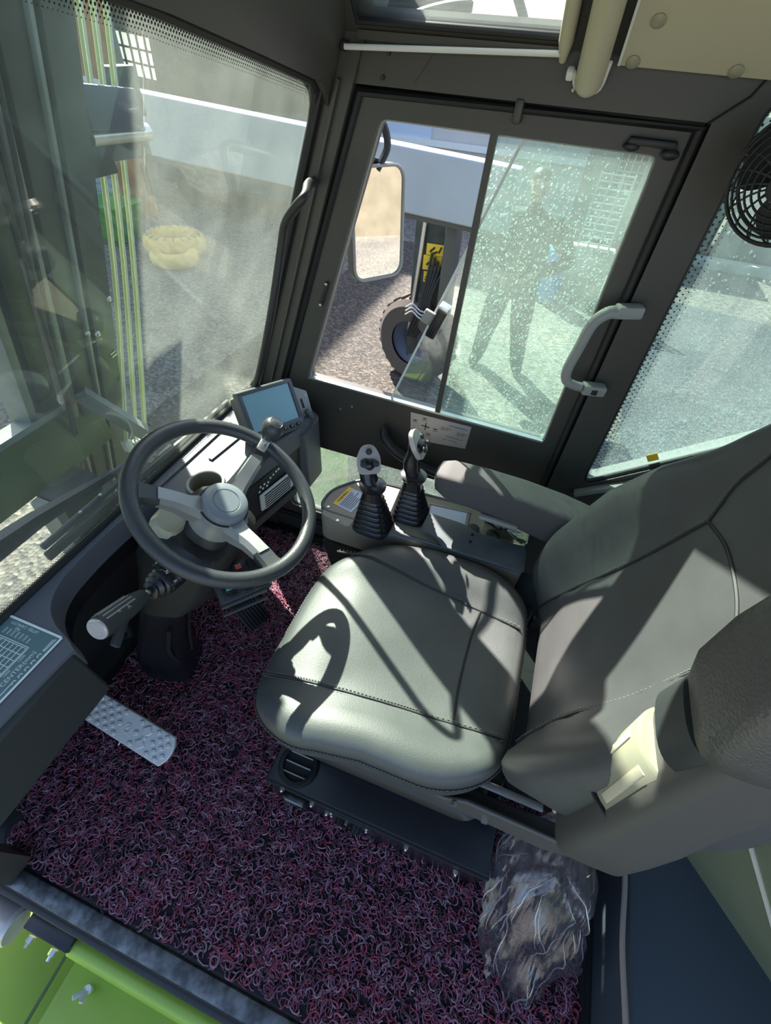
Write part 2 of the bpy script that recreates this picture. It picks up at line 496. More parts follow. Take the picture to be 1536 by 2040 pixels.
# ------------------------------------------------------------------ the yard (outside ground)
X3, Y3, Z3 = V(1,0,0), V(0,1,0), V(0,0,1)
GZ = -1.1
g = MB(); g.add([(-60,-40,GZ),(60,-40,GZ),(60,70,GZ),(-60,70,GZ)], [(0,1,2,3)])
g.build('ground', 'ground', kind='structure')
g = MB(); g.prism([(-3.2,1.75),(-0.30,1.75),(-0.75,3.6),(-1.55,7.3),(-1.9,8.9),(-2.9,8.6)], (0,0,GZ), X3, Y3, 0.012)  # ground darkened up to this edge; imitates where the pane's bright reflection starts
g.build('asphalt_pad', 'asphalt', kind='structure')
g = MB(); g.prism([(1.05,1.75),(8.0,1.75),(8.0,7.1),(1.25,8.25)], (0,0,GZ), X3, Y3, 0.010)  # shade and reflection put into the ground colour; far edge is the shadow line
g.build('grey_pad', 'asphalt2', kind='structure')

# ------------------------------------------------------------------ cab shell
b = MB(); b.box((0.0,0.44,-0.03), (2.1,1.36,0.06))
b.build('floor', 'black', kind='structure')

def side_prism(mb, poly, y_in, th, holes=(), mi=0):
    return mb.prism(poly, (0, y_in+th, 0), X3, Z3, th, mi=mi, holes=holes)

# right wall: header, rear post with the quarter window hole, sill under the door
QW = round_poly([(0.243,1.47),(0.262,0.63),(0.60,0.905),(0.80,1.09),(0.80,1.47)], 0.045)
b = MB()
side_prism(b, [(-0.53,1.502),(0.178,1.502),(0.178,1.425),(-0.455,1.425),(-0.50,1.40)], 1.085, 0.065)
side_prism(b, [(0.178,1.60),(1.03,1.60),(1.03,0.0),(0.178,0.0)], 1.085, 0.065, [QW])
side_prism(b, [(-0.95,0.07),(0.178,0.07),(0.178,-0.05),(-0.95,-0.05)], 1.085, 0.065)
side_prism(b, [(-0.49,1.46),(0.22,1.46),(0.22,0.03),(-0.90,0.03),(-0.88,0.47),(-0.76,0.74)], 1.139, 0.012, [[(-0.435,1.400),(0.152,1.400),(0.152,0.10),(-0.78,0.10),(-0.768,0.45),(-0.674,0.735)]])
wr = b.build('wall_right', 'frame', kind='structure')
# access cover above the front corner, seam line, bolts
b = MB(); b.prism(round_poly([(-0.445,1.478),(-0.30,1.478),(-0.335,1.432),(-0.440,1.432)], 0.008), (0,1.085,0), X3, Z3, 0.003)
b.build('access_cover', 'frame', wr)
for p in ((-0.385,1.470),(-0.395,1.437)):
    b = MB(); b.cyl((p[0],1.082,p[1]), (p[0],1.076,p[1]), 0.004, n=10); b.build('bolt', 'black', wr)
b = MB(); b.ball((-0.052,1.083,1.447), 0.0028, 8, 6); b.build('rivet', 'whiteplastic', wr)
b = MB(); b.tube([(0.172,1.082,1.424),(0.215,1.082,1.46),(0.235,1.082,1.50)], 0.002, 6); b.build('weld_seam', 'rubber', wr)

# right front corner post
def xw(z): return -0.79+0.369*(z-0.7)
b = MB()
b.prism([(xw(1.60),1.60),(-0.39,1.60),(-0.452,1.425),(-0.69,0.75),(-0.80,0.45),(-0.80,0.0),(-0.98,0.0),(-0.90,0.42),(xw(0.7),0.70)], (0,1.15,0), X3, Z3, 0.075)
tp = b.build('trim_1', 'frame', kind='structure')
b = MB(); b.tube([(xw(z)+0.010,1.068,z) for z in (1.44,1.2,0.95,0.70)], 0.010, 8, up=(0,1,0)); b.build('rubber_seal', 'rubber', tp)
b = MB(); b.bar((-0.478,1.070,1.43), (-0.725,1.070,0.73), 0.006, 0.010, (0,1,0)); b.build('edge_fold', 'frame', tp)

# door_1: the framed escape window of the right side, with its panes
DO = [(-0.447,1.415),(0.166,1.415),(0.166,0.08),(-0.80,0.08),(-0.785,0.45),(-0.69,0.735)]
WH = round_poly([(-0.404,1.378),(0.121,1.375),(0.122,0.735),(-0.612,0.751)], 0.014, 3)
LH = round_poly([(-0.735,0.485),(0.11,0.485),(0.11,0.13),(-0.735,0.13)], 0.02, 3)
b = MB(); side_prism(b, DO, 1.098, 0.04, [WH, LH])
d1 = b.build('door_1', 'frame', kind='structure')
b = MB(); b.tube([(x,1.096,z) for x, z in DO], 0.011, 8, loop=True); b.build('door_seal', 'rubber', d1)
b = MB(); b.tube([(x,1.112,z) for x, z in WH], 0.004, 6, loop=True); b.build('window_channel', 'greyplastic', d1)
b = MB(); b.tube([(x,1.112,z) for x, z in LH], 0.005, 6, loop=True); b.build('lower_window_seal', 'rubber', d1)
# bright bottom track of the sliding window
b = MB(); b.bar((-0.610,1.106,0.752), (0.120,1.106,0.736), 0.016, 0.006); b.build('window_track', 'steel', d1, label='bright metal window track')
# fixed rear pane, slid-back front pane, divider strip
b = MB(); side_prism(b, [(-0.178,1.380),(0.121,1.378),(0.123,0.733),(-0.194,0.742)], 1.122, 0.005)
pane = b.build('window_pane', 'tint', d1, label='green tinted rear pane beaded with water')
b = MB(); side_prism(b, [(-0.1165,1.380),(0.119,1.378),(0.120,0.735),(-0.337,0.748)], 1.110, 0.005)
b.build('window_pane', 'tint2', d1, label='clear sliding pane with slanted front edge')
b = MB(); b.bar((-0.117,1.112,1.378), (-0.338,1.112,0.749), 0.006, 0.003, (0,1,0)); b.build('pane_edge', 'whiteplastic', d1)
b = MB(); b.bar((-0.174,1.106,1.380), (-0.192,1.106,0.742), 0.014, 0.012, (0,1,0)); b.build('divider_strip', 'frame', d1)
b = MB(); side_prism(b, LH, 1.120, 0.005)
lowpane = b.build('window_pane', 'tint', d1, label='green tinted wet pane low in the door')
# latch on the sliding pane
b = MB(); ax = (V(0.33,0,0.944), V(0,1,0), V(-0.944,0,0.33))
b.box((-0.228,1.088,1.010), (0.078,0.034,0.026), ax, 0.005)
lt = b.build('window_latch', 'blackgloss', d1)
b = MB(); b.box((-0.253,1.094,1.015), (0.034,0.012,0.030), ax, 0.003); b.build('catch_tongue', 'greyplastic', lt)
b = MB()
for k in (-0.006, 0.0, 0.006): b.box(V(-0.228,1.070,1.010)+V(-0.944,0,0.33)*k, (0.066,0.003,0.002), ax)
b.build('grip_rib', 'black', lt)
b = MB(); b.box((-0.214,1.089,1.049), (0.010,0.036,0.028), ax, 0.003); b.build('latch_cap', 'steel', lt, label='bright metal latch cap')
# top bracket, corner stay, side clip, recessed pull
b = MB(); b.box((-0.136,1.090,1.412), (0.016,0.022,0.034), None, 0.004); b.build('top_bracket', 'frame', d1)
b = MB(); b.bar((0.062,1.088,1.392), (0.142,1.088,1.392), 0.014, 0.012, bev=0.004)
b.ball((0.070,1.086,1.384), 0.011, 12, 8, (1.3,0.6,0.7)); b.ball((0.136,1.086,1.380), 0.012, 12, 8, (1.3,0.6,0.7))
b.build('stay_bracket', 'black', d1)
b = MB(); b.bar((-0.530,1.094,1.050), (-0.553,1.094,0.985), 0.010, 0.010, (0,1,0), 0.004); b.build('side_clip', 'black', d1)
for p in ((-0.532,1.046),(-0.551,0.990)):
    b = MB(); b.ball((p[0],1.088,p[1]), 0.0042, 10, 8); b.build('screw', 'steel', d1)
b = MB(); b.tube([(-0.345,1.080,0.655),(-0.330,1.060,0.628),(-0.27,1.052,0.590),(-0.16,1.054,0.560),(-0.05,1.075,0.545)], [0.012,0.017,0.018,0.017,0.012], 10, spline=5)
b.build('pull_handle', 'black', d1)
for p in ((-0.46,0.692),(-0.50,0.672),(0.10,0.56),(0.03,0.565)):
    b = MB(); b.cyl((p[0],1.099,p[1]), (p[0],1.093,p[1]), 0.0045, n=10); b.build('screw', 'steel', d1)
# instruction plate under the window
b = MB(); pl = [(-0.270,0.726),(-0.084,0.728),(-0.087,0.646),(-0.262,0.628)]
b.prism(pl[::-1], (0,1.0975,0), X3, Z3, 0.002)
ip = b.build('instruction_plate', 'plate', d1, label='silver instruction plate with small black print')
b = MB()
ex, ey = V(1,0,0), V(0,0,1)
for s, x, z in (('Move right of left fork',-0.148,0.712),('Move left of\nright fork',-0.172,0.700),('Move right of\nright fork',-0.122,0.694),('Move left of left fork',-0.152,0.672),('Auto  Fork open',-0.160,0.660)):
    b.add(*text_mesh(s, 0.0062, (x,1.0952,z), ex, ey))
b.bar((-0.232,1.0953,0.690), (-0.206,1.0953,0.688), 0.001, 0.0028); b.bar((-0.219,1.0953,0.702), (-0.219,1.0953,0.676), 0.001, 0.0028, (1,0,0))
for x, z in ((-0.233,0.714),(-0.262,0.700),(-0.196,0.686),(-0.216,0.662)):
    for d in (-0.004, 0.004): b.bar((x,1.0953,z+d), (x+0.016,1.0953,z+d-0.001), 0.001, 0.0008)
    b.bar((x+0.004,1.0953,z), (x+0.012,1.0953,z+0.002), 0.001, 0.002)
b.build('print', 'ink', ip)

# water drops on the wet panes
def drops(name, inside, n, y, rmin, rmax, parent, bbox, nrm=-1):
    vs = []; fs = []
    x0, x1, z0, z1 = bbox
    k = 0; tries = 0
    while k < n and tries < n*6:
        tries += 1
        x = random.uniform(x0, x1); z = random.uniform(z0, z1)
        if not inside(x, z): continue
        r = rmin + (rmax-rmin)*random.random()**3
        e = random.uniform(0.8, 1.7)
        o = len(vs)
        for q, h in ((1.0,0.0),(0.62,0.5)):
            for j in range(6):
                t = 2*math.pi*j/6
                vs.append((x+r*q*math.cos(t), y+nrm*r*h*0.8, z+r*q*e*math.sin(t)))
        vs.append((x, y+nrm*r*0.62, z))
        for j in range(6):
            jj = (j+1) % 6
            fs.append((o+j, o+jj, o+6+jj, o+6+j)); fs.append((o+6+j, o+6+jj, o+12))
        k += 1
    mb = MB(); mb.v = vs; mb.f = fs; mb.mi = [0]*len(fs)
    ob = mb.build(name, 'drop', parent, smooth=60)
    ob['kind'] = 'stuff'
    return ob
drops('water_drops', lambda x, z: x > -0.185 and z < 1.365 - max(0, x)*1.1 + random.uniform(-0.1,0.1), 5200, 1.128, 0.0009, 0.0026, pane, (-0.19,0.118,0.74,1.37), 1)
drops('water_drops', lambda x, z: True, 2800, 1.126, 0.0009, 0.0024, lowpane, (-0.73,0.105,0.14,0.48), 1)

# quarter window (window_2)
b = MB(); side_prism(b, QW, 1.110, 0.005)
w2 = b.build('window_2', 'reartint', kind='structure')
b = MB(); b.tube([(x,1.098,z) for x, z in QW], 0.008, 8, loop=True); b.build('rubber_seal', 'rubber', w2)
drops('water_drops', lambda x, z: random.random() < (1.0 if z < 0.80+(x-0.27)*0.75 else 0.16) and z > 0.64+(x-0.262)*0.83 and x > 0.25+ (1.4-z)*0.02, 3600, 1.118, 0.0009, 0.0024, w2, (0.25,0.78,0.64,1.42), 1)
b = MB()
for i in range(64):
    z = 0.70+0.74*i/63; x0 = 0.243+(1.47-z)*0.0226
    for j in range(4):
        r = 0.0023-0.0004*j
        x = x0+0.012+0.0085*j; zz = z+(0.0058 if j % 2 else 0)
        b.add([(x+r*math.cos(t*math.pi/3),1.1085,zz+r*math.sin(t*math.pi/3)) for t in range(6)], [(0,1,2,3,4,5)])
fr = b.build('frit_dots', 'rubber', w2, smooth=0); fr['kind'] = 'stuff'
b = MB(); b.box((0.398,1.1075,0.770), (0.026,0.002,0.022), (V(0.8,0,0.6),V(0,1,0),V(-0.6,0,0.8))); b.build('sticker', 'yellow', w2, label='small yellow sticker')
b = MB(); b.bar((0.255,1.078,0.610), (0.62,1.078,0.86), 0.03, 0.012, (0,0,1)); b.build('window_ledge', 'greyplastic', w2)

# windscreen (window_1) in its sloping plane
WO = V(-0.79,0,0.70); WX = V(0,1,0); WY = V(0.369,0,1.0).normalized(); WN = WX.cross(WY)
KZ = 1.0659
def wv(z): return (z-0.7)*KZ
TOP = [(1.072,1.36),(1.060,1.412),(1.02,1.432),(0.80,1.470),(0.60,1.503),(0.35,1.535),(0.10,1.552),(-0.15,1.555)]
glass_poly = [(-0.16,wv(0.705)),(1.04,wv(0.705)),(1.078,wv(0.74))] + [(y,wv(z)) for y, z in TOP]
b = MB(); b.prism(glass_poly, WO-WN*0.006, WX, WY, 0.006)
w1 = b.build('window_1', 'windscreen', kind='structure')
b = MB(); b.tube([WO+WX*y+WY*v+WN*0.004 for y, v in glass_poly], 0.009, 8, loop=True); b.build('rubber_seal', 'rubber', w1)
b = MB()
for i in range(210):
    y = -0.1+1.13*i/209
    zt = np.interp(y, [p[0] for p in TOP[::-1]], [p[1] for p in TOP[::-1]])
    for j in range(5):
        r = 0.0021-0.00034*j
        yy = y+(0.0027 if j % 2 else 0); v = wv(zt)-0.010-0.0042*j
        b.add([WO+WX*(yy+r*math.cos(t*math.pi/3))+WY*(v+r*math.sin(t*math.pi/3))+WN*0.0006 for t in range(6)], [(0,1,2,3,4,5)])
for i in range(190):
    y = -0.14+1.16*i/189
    for j in range(3):
        r = 0.0024-0.0004*j
        yy = y+(0.003 if j % 2 else 0); v = wv(0.705)+0.012+0.005*j
        b.add([WO+WX*(yy+r*math.cos(t*math.pi/3))+WY*(v+r*math.sin(t*math.pi/3))+WN*0.0006 for t in range(6)], [(0,1,2,3,4,5)])
fr = b.build('frit_dots', 'rubber', w1, smooth=0); fr['kind'] = 'stuff'
# header above the windscreen
hp = [(y,wv(z)+0.004) for y, z in TOP][1:]
b = MB(); b.prism([(-0.24,wv(1.74)),(-0.24,hp[-1][1])] + hp[::-1] + [(1.10,hp[0][1]-0.05),(1.12,wv(1.60)),(0.86,wv(1.74))], WO-WN*0.02, WX, WY, 0.05)
b.build('trim_2', 'frame', kind='structure')
# left front post (outside the picture)
b = MB(); b.bar((-0.85,-0.20,0.0), (-0.80,-0.20,0.70), 0.06, 0.07); b.bar((-0.80,-0.20,0.68), (-0.46,-0.20,1.64), 0.06, 0.07)
b.build('trim_3', 'frame', kind='structure')
# sloping side of the roof with the roof glass, then the flat roof
SO = V(0,1.075,1.492); SX = V(1,0,0); SY = V(0,-0.70,0.714).normalized(); SN = SX.cross(SY)     # SN points down into the cab
sky_hole = [(-0.440,0.016),(-0.080,0.016),(-0.080,0.30),(-0.440,0.30)]
b = MB(); b.prism([(-0.53,0),(1.03,0),(1.03,0.34),(-0.53,0.34)], SO-SN*0.03, SX, SY, 0.03, holes=[sky_hole])
b.box((0.27,0.29,1.745), (1.52,1.10,0.03))
ce = b.build('ceiling', 'frame', kind='structure')
b = MB(); b.prism(sky_hole, SO-SN*0.02, SX, SY, 0.005)
w4 = b.build('window_4', 'tint2', kind='structure')
b = MB(); b.tube([SO+SX*x+SY*v-SN*0.004 for x, v in sky_hole], 0.006, 8, loop=True); b.build('rubber_seal', 'rubber', w4)
b = MB(); b.bar(SO+SX*-0.44+SN*0.004, SO+SX*-0.09+SN*0.004, 0.010, 0.012); b.build('trim_4', 'frame', kind='structure')
# rear of the cab
b = MB(); b.box((1.02,0.62,0.42), (0.04,1.0,0.84)); b.box((1.02,0.62,1.62), (0.04,1.0,0.25)); b.box((1.02,-0.20,0.82), (0.06,0.07,1.70))
b.build('wall_rear', 'frame', kind='structure')
b = MB(); b.box((1.02,0.46,1.17), (0.006,1.25,0.66))
b.build('window_5', 'tint2', kind='structure')
# front wall below the windscreen and door sill
b = MB(); b.prism([(-1.05,-0.05),(-0.99,-0.05),(-0.99,0.40),(-0.775,0.645),(-0.80,0.70),(-1.05,0.42)], (0,1.10,0), X3, Z3, 1.28)
b.build('wall_front', 'black', kind='structure')
b = MB(); b.box((0.0,-0.215,-0.012), (2.1,0.040,0.055), None, 0.008)
b.build('trim_5', 'sill', kind='structure')
b = MB(); b.box((0.0,-0.245,-0.05), (2.1,0.018,0.09), None, 0.004)
b.build('trim_6', 'black', kind='structure')

# ------------------------------------------------------------------ roof fittings
# cream lining panel on the roof slope
lp = thing('lining_panel', 'cream roof lining panel held by round plastic clips, right of the roller blind', 'panel', tuple(SO+SX*0.2+SN*0.01))
b = MB(); b.prism(round_poly([(0.006,-0.002),(0.90,-0.006),(0.90,0.32),(0.006,0.32)], 0.008, 3), SO+SN*0.004, SX, SY, 0.010)
b.build('panel', 'creamliner', lp)
b = MB(); b.bar(SO+SX*0.008+SY*0.0+SN*0.014, SO+SX*0.008+SY*0.30+SN*0.014, 0.004, 0.006); b.build('edge_strip', 'whiteplastic', lp)
for x, v in ((0.027,0.006),(0.175,0.006),(0.330,0.006),(0.042,0.066),(0.20,0.066)):
    b = MB(); b.lathe([(0.0105,0.0),(0.0105,0.003),(0.007,0.006),(0.0,0.007)], SO+SX*x+SY*v+SN*0.013, SN, 14); b.build('clip', 'cream', lp)
# roller blind with its pull rod
rb = thing('roller_blind', 'cream roller blind tube under the roof with a white pull rod', 'blind', (-0.03,1.04,1.47))
b = MB(); p0 = SO+SX*-0.030+SY*-0.012+SN*0.030
b.tube([p0, p0+SY*0.34], 0.0225, 20); b.ball(p0, 0.0225, 16, 10)
b.build('tube', 'creamliner', rb)
b = MB(); b.tube([p0+SX*-0.026+SY*0.01, p0+SX*-0.020+SY*-0.014, p0+SY*-0.026, p0+SX*0.020+SY*-0.014, p0+SX*0.025+SY*0.03], 0.003, 8, spline=4); b.build('end_cap', 'whiteplastic', rb)
b = MB(); b.box(p0+SX*-0.032+SY*0.006, (0.012,0.016,0.012), (SX,SY,SN), 0.003); b.build('end_bracket', 'whiteplastic', rb)
p1 = SO+SX*-0.080+SY*-0.004+SN*0.012
b = MB(); b.tube([p1, p1+SY*0.03, p1+SY*0.33], [0.006,0.0115,0.0125], 14); b.build('side_rail', 'creamliner', rb)
b = MB(); b.tube([(-0.462,1.060,1.473),(-0.078,1.060,1.488)], 0.0042, 12); b.build('pull_rod', 'whiteplastic', rb)
b = MB(); b.box((-0.466,1.072,1.474), (0.014,0.026,0.014), None, 0.003); b.build('rod_holder', 'black', rb)
# guard bars over the roof glass
gu = thing('roof_guard', 'dark curved guard bars above the roof glass', 'guard', (-0.25,0.95,1.70))
for pts in ([(-0.50,1.20,1.50),(-0.465,1.20,1.515),(-0.51,1.20,1.56)],[(-0.44,1.21,1.50),(-0.465,1.20,1.52),(-0.50,1.20,1.56)],[(-0.385,1.20,1.497),(-0.39,1.20,1.512),(-0.35,1.20,1.526),(-0.295,1.20,1.536),(-0.275,1.20,1.534),(-0.31,1.20,1.520),(-0.35,1.20,1.512),(-0.39,1.20,1.506)],[(-0.165,1.20,1.497),(-0.170,1.20,1.518),(-0.20,1.20,1.56)]):
    b = MB(); b.tube(pts, 0.008, 8, spline=5); b.build('bar', 'mast', gu)
b = MB(); b.bar((-0.55,1.21,1.49), (-0.02,1.21,1.49), 0.03, 0.03); b.build('lower_rail', 'mast', gu)

# fan
FC = V(0.280,0.905,1.388); FA = V(-0.50,-0.84,-0.16).normalized(); FX = FA.cross(Z3).normalized(); FY = FX.cross(FA)
fan = thing('cab_fan', 'black round cab fan with wire guard at the top of the rear post', 'fan', tuple(FC))
b = MB()
for k, r in enumerate((0.018,0.028,0.038,0.047,0.056,0.065,0.073)):
    dpt = 0.028*math.sqrt(max(0, 1-(r/0.085)**2))
    b.tube([FC+FA*dpt+(FX*math.cos(t)+FY*math.sin(t))*r for t in np.linspace(0, 2*math.pi, 40, endpoint=False)], 0.0017, 5, loop=True)
b.build('guard_ring', 'black', fan)
b = MB()
for sg in (1, -1):
    b.tube([FC+FA*(0.0 if sg > 0 else -0.035)+(FX*math.cos(t)+FY*math.sin(t))*0.080 for t in np.linspace(0, 2*math.pi, 40, endpoint=False)], 0.0028, 6, loop=True)
b.build('guard_rim', 'black', fan)
b = MB()
for k in range(18):
    t = 2*math.pi*k/18
    pts = []
    for q in np.linspace(0.18, 1, 6):
        r = 0.080*q; tt = t+0.5*(1-q)
        pts.append(FC+FA*(0.028*math.sqrt(max(0, 1-q*q)))+(FX*math.cos(tt)+FY*math.sin(tt))*r)
    b.tube(pts, 0.0015, 5)
    b.tube([FC+(FX*math.cos(t)+FY*math.sin(t))*0.080, FC-FA*0.035+(FX*math.cos(t+0.2)+FY*math.sin(t+0.2))*0.080], 0.0014, 5)
    b.tube([FC-FA*0.035+(FX*math.cos(t+0.2)+FY*math.sin(t+0.2))*0.080, FC-FA*0.05+(FX*math.cos(t+0.5)+FY*math.sin(t+0.5))*0.03], 0.0014, 5)
b.build('guard_spoke', 'black', fan)
b = MB(); b.lathe([(0.001,0.030),(0.018,0.030),(0.022,0.024),(0.020,0.0),(0.020,-0.02)], FC, FA, 20); b.build('hub', 'blackgloss', fan)
for k in range(3):
    t = 2*math.pi*k/3+0.4; u = FX*math.cos(t)+FY*math.sin(t); w = FA.cross(u)
    b = MB(); rs = []
    for q in np.linspace(0, 1, 7):
        r = 0.018+0.055*q; wd = 0.012+0.030*math.sin(math.pi*min(1, q*0.85+0.1)); tw = 0.7-0.4*q
        dv = w*math.cos(tw)+FA*math.sin(tw)
        rs.append([FC-FA*0.008+u*r-dv*wd, FC-FA*0.010+u*r, FC-FA*0.008+u*r+dv*wd, FC-FA*0.006+u*r])
    b.rings(rs); b.build('blade', 'black', fan)
b = MB(); b.lathe([(0.001,-0.10),(0.026,-0.098),(0.032,-0.085),(0.032,-0.052),(0.024,-0.046)], FC, FA, 20); b.build('motor', 'black', fan)
b = MB(); b.tube([FC-FA*0.08, FC-FA*0.09+V(0.02,0.04,0.03), (0.30,1.08,1.46)], 0.009, 8, spline=4); b.build('bracket', 'black', fan)
b = MB(); b.box(FC-FX*0.082+FY*0.012, (0.008,0.012,0.010), (FX,FY,FA), 0.002); b.build('clip', 'yellow', fan)

# grab handle on the rear post
gh = thing('grab_bar', 'grey plastic grab bar beside the wet rear pane', 'grab bar', (0.13,1.06,1.03))
b = MB(); b.tube([(0.160,1.052,1.127),(0.138,1.050,1.121),(0.118,1.046,1.095),(0.110,1.044,1.04),(0.104,1.044,0.985),(0.112,1.046,0.958),(0.132,1.050,0.949),(0.150,1.052,0.947)], [0.0135,0.0135,0.013,0.0125,0.0125,0.013,0.0135,0.0135], 12, spline=5, flat=0.8)
b.build('grip', 'greyplastic', gh)
for z, dz in ((1.129,0.002),(0.944,-0.001)):
    b = MB(); b.bar((0.152,1.054,z-dz), (0.205,1.070,z+dz), 0.030, 0.026, bev=0.006); b.build('foot', 'greyplastic', gh)
b = MB(); b.box((0.181,1.048,0.943), (0.014,0.006,0.012), None, 0.001); b.build('bolt_recess', 'ink', gh)

# ------------------------------------------------------------------ dashboard
def bevel(o, w, seg=2, ang=40):
    md = o.modifiers.new('bevel', 'BEVEL'); md.width = w; md.segments = seg; md.limit_method = 'ANGLE'; md.angle_limit = rad(ang)
    return o
dash = thing('dashboard', 'grey plastic dashboard under the windscreen with cup holder and air vent', 'dashboard', (-0.72,0.45,0.60))
# left block with the load chart, narrow ledge, right block
left_top = [(-0.795,-0.17),(-0.632,-0.17),(-0.618,0.163)] + [(-0.648,0.176),(-0.690,0.190),(-0.726,0.215),(-0.750,0.255),(-0.760,0.31),(-0.762,0.40),(-0.755,0.47),(-0.735,0.525),(-0.700,0.556),(-0.655,0.572),(-0.622,0.590),(-0.552,0.905),(-0.548,1.0),(-0.60,1.055),(-0.780,1.07)]
_c = catmull([V(x,y,0) for x, y in left_top[2:16]], 4)
left_top = left_top[:2]+[(p.x,p.y) for p in _c]+left_top[16:]
b = MB(); b.prism(left_top, (0,0,0.640), X3, Y3, 0.060, holes=[[(-0.656+0.042*math.cos(2*math.pi*k/24), 0.618+0.042*math.sin(2*math.pi*k/24)) for k in range(24)]])
bevel(b.build('top', 'dash', dash), 0.007, 3, 50)
b = MB(); b.prism([(-0.70,0.545),(-0.64,0.545),(-0.618,0.665),(-0.618,0.69)], (0,0.160,0), X3, Z3, 0.33)
b.prism([(-0.80,0.545),(-0.60,0.548),(-0.614,0.690),(-0.632,0.699),(-0.80,0.699)], (0,0.158,0), X3, Z3, 0.328)
bevel(b.build('left_block', 'dashdark', dash), 0.006, 2)
# inner lip of the oval foot recess
b = MB(); pts = [V(x,y,0.672) for x, y in [(p.x,p.y) for p in _c]]
b.rings([[p+V(0,0,0.026) for p in pts],[p+V(-0.004,0.0,-0.03) for p in pts],[p+V(-0.02,0.0,-0.10) for p in pts]], closed=False)
b.build('recess_lip', 'blackgloss', dash)
# right block: face with the vent
FR = V(0.23,0.973,0).normalized(); FU = V(-0.0,0,1.0); FNn = V(0.973,-0.23,0)
FUp = (V(0.10,0,0.995)).normalized()
b = MB()
base = [(-0.622,0.590),(-0.552,0.905),(-0.546,1.0),(-0.60,1.07),(-0.80,1.07),(-0.80,0.60),(-0.70,0.556)]
b.rings([[V(x-0.016 if i < 3 else x,y,0.470) for i, (x,y) in enumerate(base)],[V(x-0.004 if i < 3 else x,y,0.645) for i, (x,y) in enumerate(base)]])
bevel(b.build('right_block', 'dashdark', dash), 0.008, 2)
b = MB(); b.bar((-0.628,0.600,0.478), (-0.566,0.880,0.478), 0.008, 0.026); b.build('lower_strip', 'armplastic', dash)
b = MB(); b.prism(round_poly([(-0.54,0.91),(-0.535,1.02),(-0.60,1.065),(-0.68,1.065),(-0.66,0.93)], 0.02, 3), (0,0,0.46), X3, Y3, 0.215)
b.build('end_panel', 'monitor', dash)
vent = MB(); vc = V(-0.585,0.800,0.545); vn = V(0.965,-0.225,-0.09).normalized(); vr = FR; vu = vr.cross(vn)*-1
vu = vn.cross(vr)
vent.box(vc+vn*0.006, (0.138,0.068,0.008), (vr,vu,vn), 0.004)
vt = vent.build('air_vent', 'whiteplastic', dash, label='grey slotted air vent')
for k in range(6):
    b = MB(); b.box(vc+vn*0.0105+vu*(0.025-0.010*k), (0.108,0.0042,0.002), (vr,vu,vn)); b.build('slot', 'ink', vt)
    b = MB(); b.box(vc+vn*0.0105+vu*(0.020-0.010*k), (0.110,0.0022,0.003), (vr,vu,vn)); b.build('slat', 'whiteplastic', vt)
b = MB()
for i, (a, c) in enumerate(((-0.060,0.064),(-0.045,0.064),(-0.052,0.052),(-0.036,0.050),(-0.020,0.070),(-0.008,0.074),(0.004,0.078),(0.014,0.080),(-0.066,0.048),(-0.030,0.060))):
    p = vc+vr*a+vu*c+vn*0.0045
    b.lathe([(0.0038,0),(0.0038,0.0012)], p, vn, 10)
b.build('control_symbol', 'whiteink', dash)
# cup holder
b = MB(); cc = V(-0.656,0.618,0.700)
b.lathe([(0.0,-0.052),(0.036,-0.052),(0.038,0.0),(0.040,0.006),(0.046,0.006),(0.048,0.0),(0.046,-0.004)], cc, Z3, 40, cap=False)
ch = b.build('cup_holder', 'cup', dash, label='cream round cup holder')
b = MB(); b.tube([cc+V(0.043*math.cos(t),0.043*math.sin(t),0.005) for t in np.linspace(0,2*math.pi,40,endpoint=False)], 0.004, 8, loop=True)
b.build('rim', 'greyplastic', ch)
b = MB(); b.lathe([(0.037,0.0),(0.037,0.004)], cc+V(0,0,-0.051), Z3, 30); b.build('liner', 'armplastic', ch)
# grooves in the ledge behind the wheel
b = MB()
b.bar((-0.755,0.50,0.703), (-0.745,0.86,0.703), 0.010, 0.006); b.bar((-0.700,0.70,0.703), (-0.680,0.86,0.703), 0.012, 0.005)
b.build('ledge_rib', 'dash', dash)
# load chart plate
def chart_xy(x, y, z=0.7012): return V(x,y,z)
b = MB(); b.prism([(-0.792,-0.145),(-0.661,-0.145),(-0.655,0.174),(-0.792,0.174)], (0,0,0.6995), X3, Y3, 0.0015)
cp = b.build('load_chart', 'chart', dash, label='teal load chart plate with white grid')
b = MB()
def ln(p, q, w, z=0.7016): b.bar((p[0],p[1],z), (q[0],q[1],z), w, 0.0006)
ln((-0.658,-0.145),(-0.6535,0.172),0.0042); ln((-0.792,0.172),(-0.655,0.172),0.0042); ln((-0.79,-0.145),(-0.79,0.172),0.004)
ln((-0.665,-0.145),(-0.6645,0.075),0.0014); ln((-0.662,0.140),(-0.6605,0.166),0.0014); ln((-0.6645,0.140),(-0.6645,0.164),0.0014)
for k in range(5):
    y = 0.076+0.013*k; ln((-0.665,y),(-0.6615,y),0.0014); ln((-0.6615,y+0.0065),(-0.665,y+0.0065),0.0014); ln((-0.665,y),(-0.665,y+0.0065),0.0014)
ln((-0.692,-0.10),(-0.692,0.136),0.0012); ln((-0.6945,-0.10),(-0.6945,0.133),0.0012); ln((-0.770,0.136),(-0.692,0.136),0.0012); ln((-0.770,0.133),(-0.6945,0.133),0.0012)
for k in range(1, 8): ln((-0.6945-0.0095*k,-0.10),(-0.6945-0.0095*k,0.133),0.0012)
for k in range(1, 17): ln((-0.770,0.133-0.0125*k),(-0.6945,0.133-0.0125*k),0.0012)
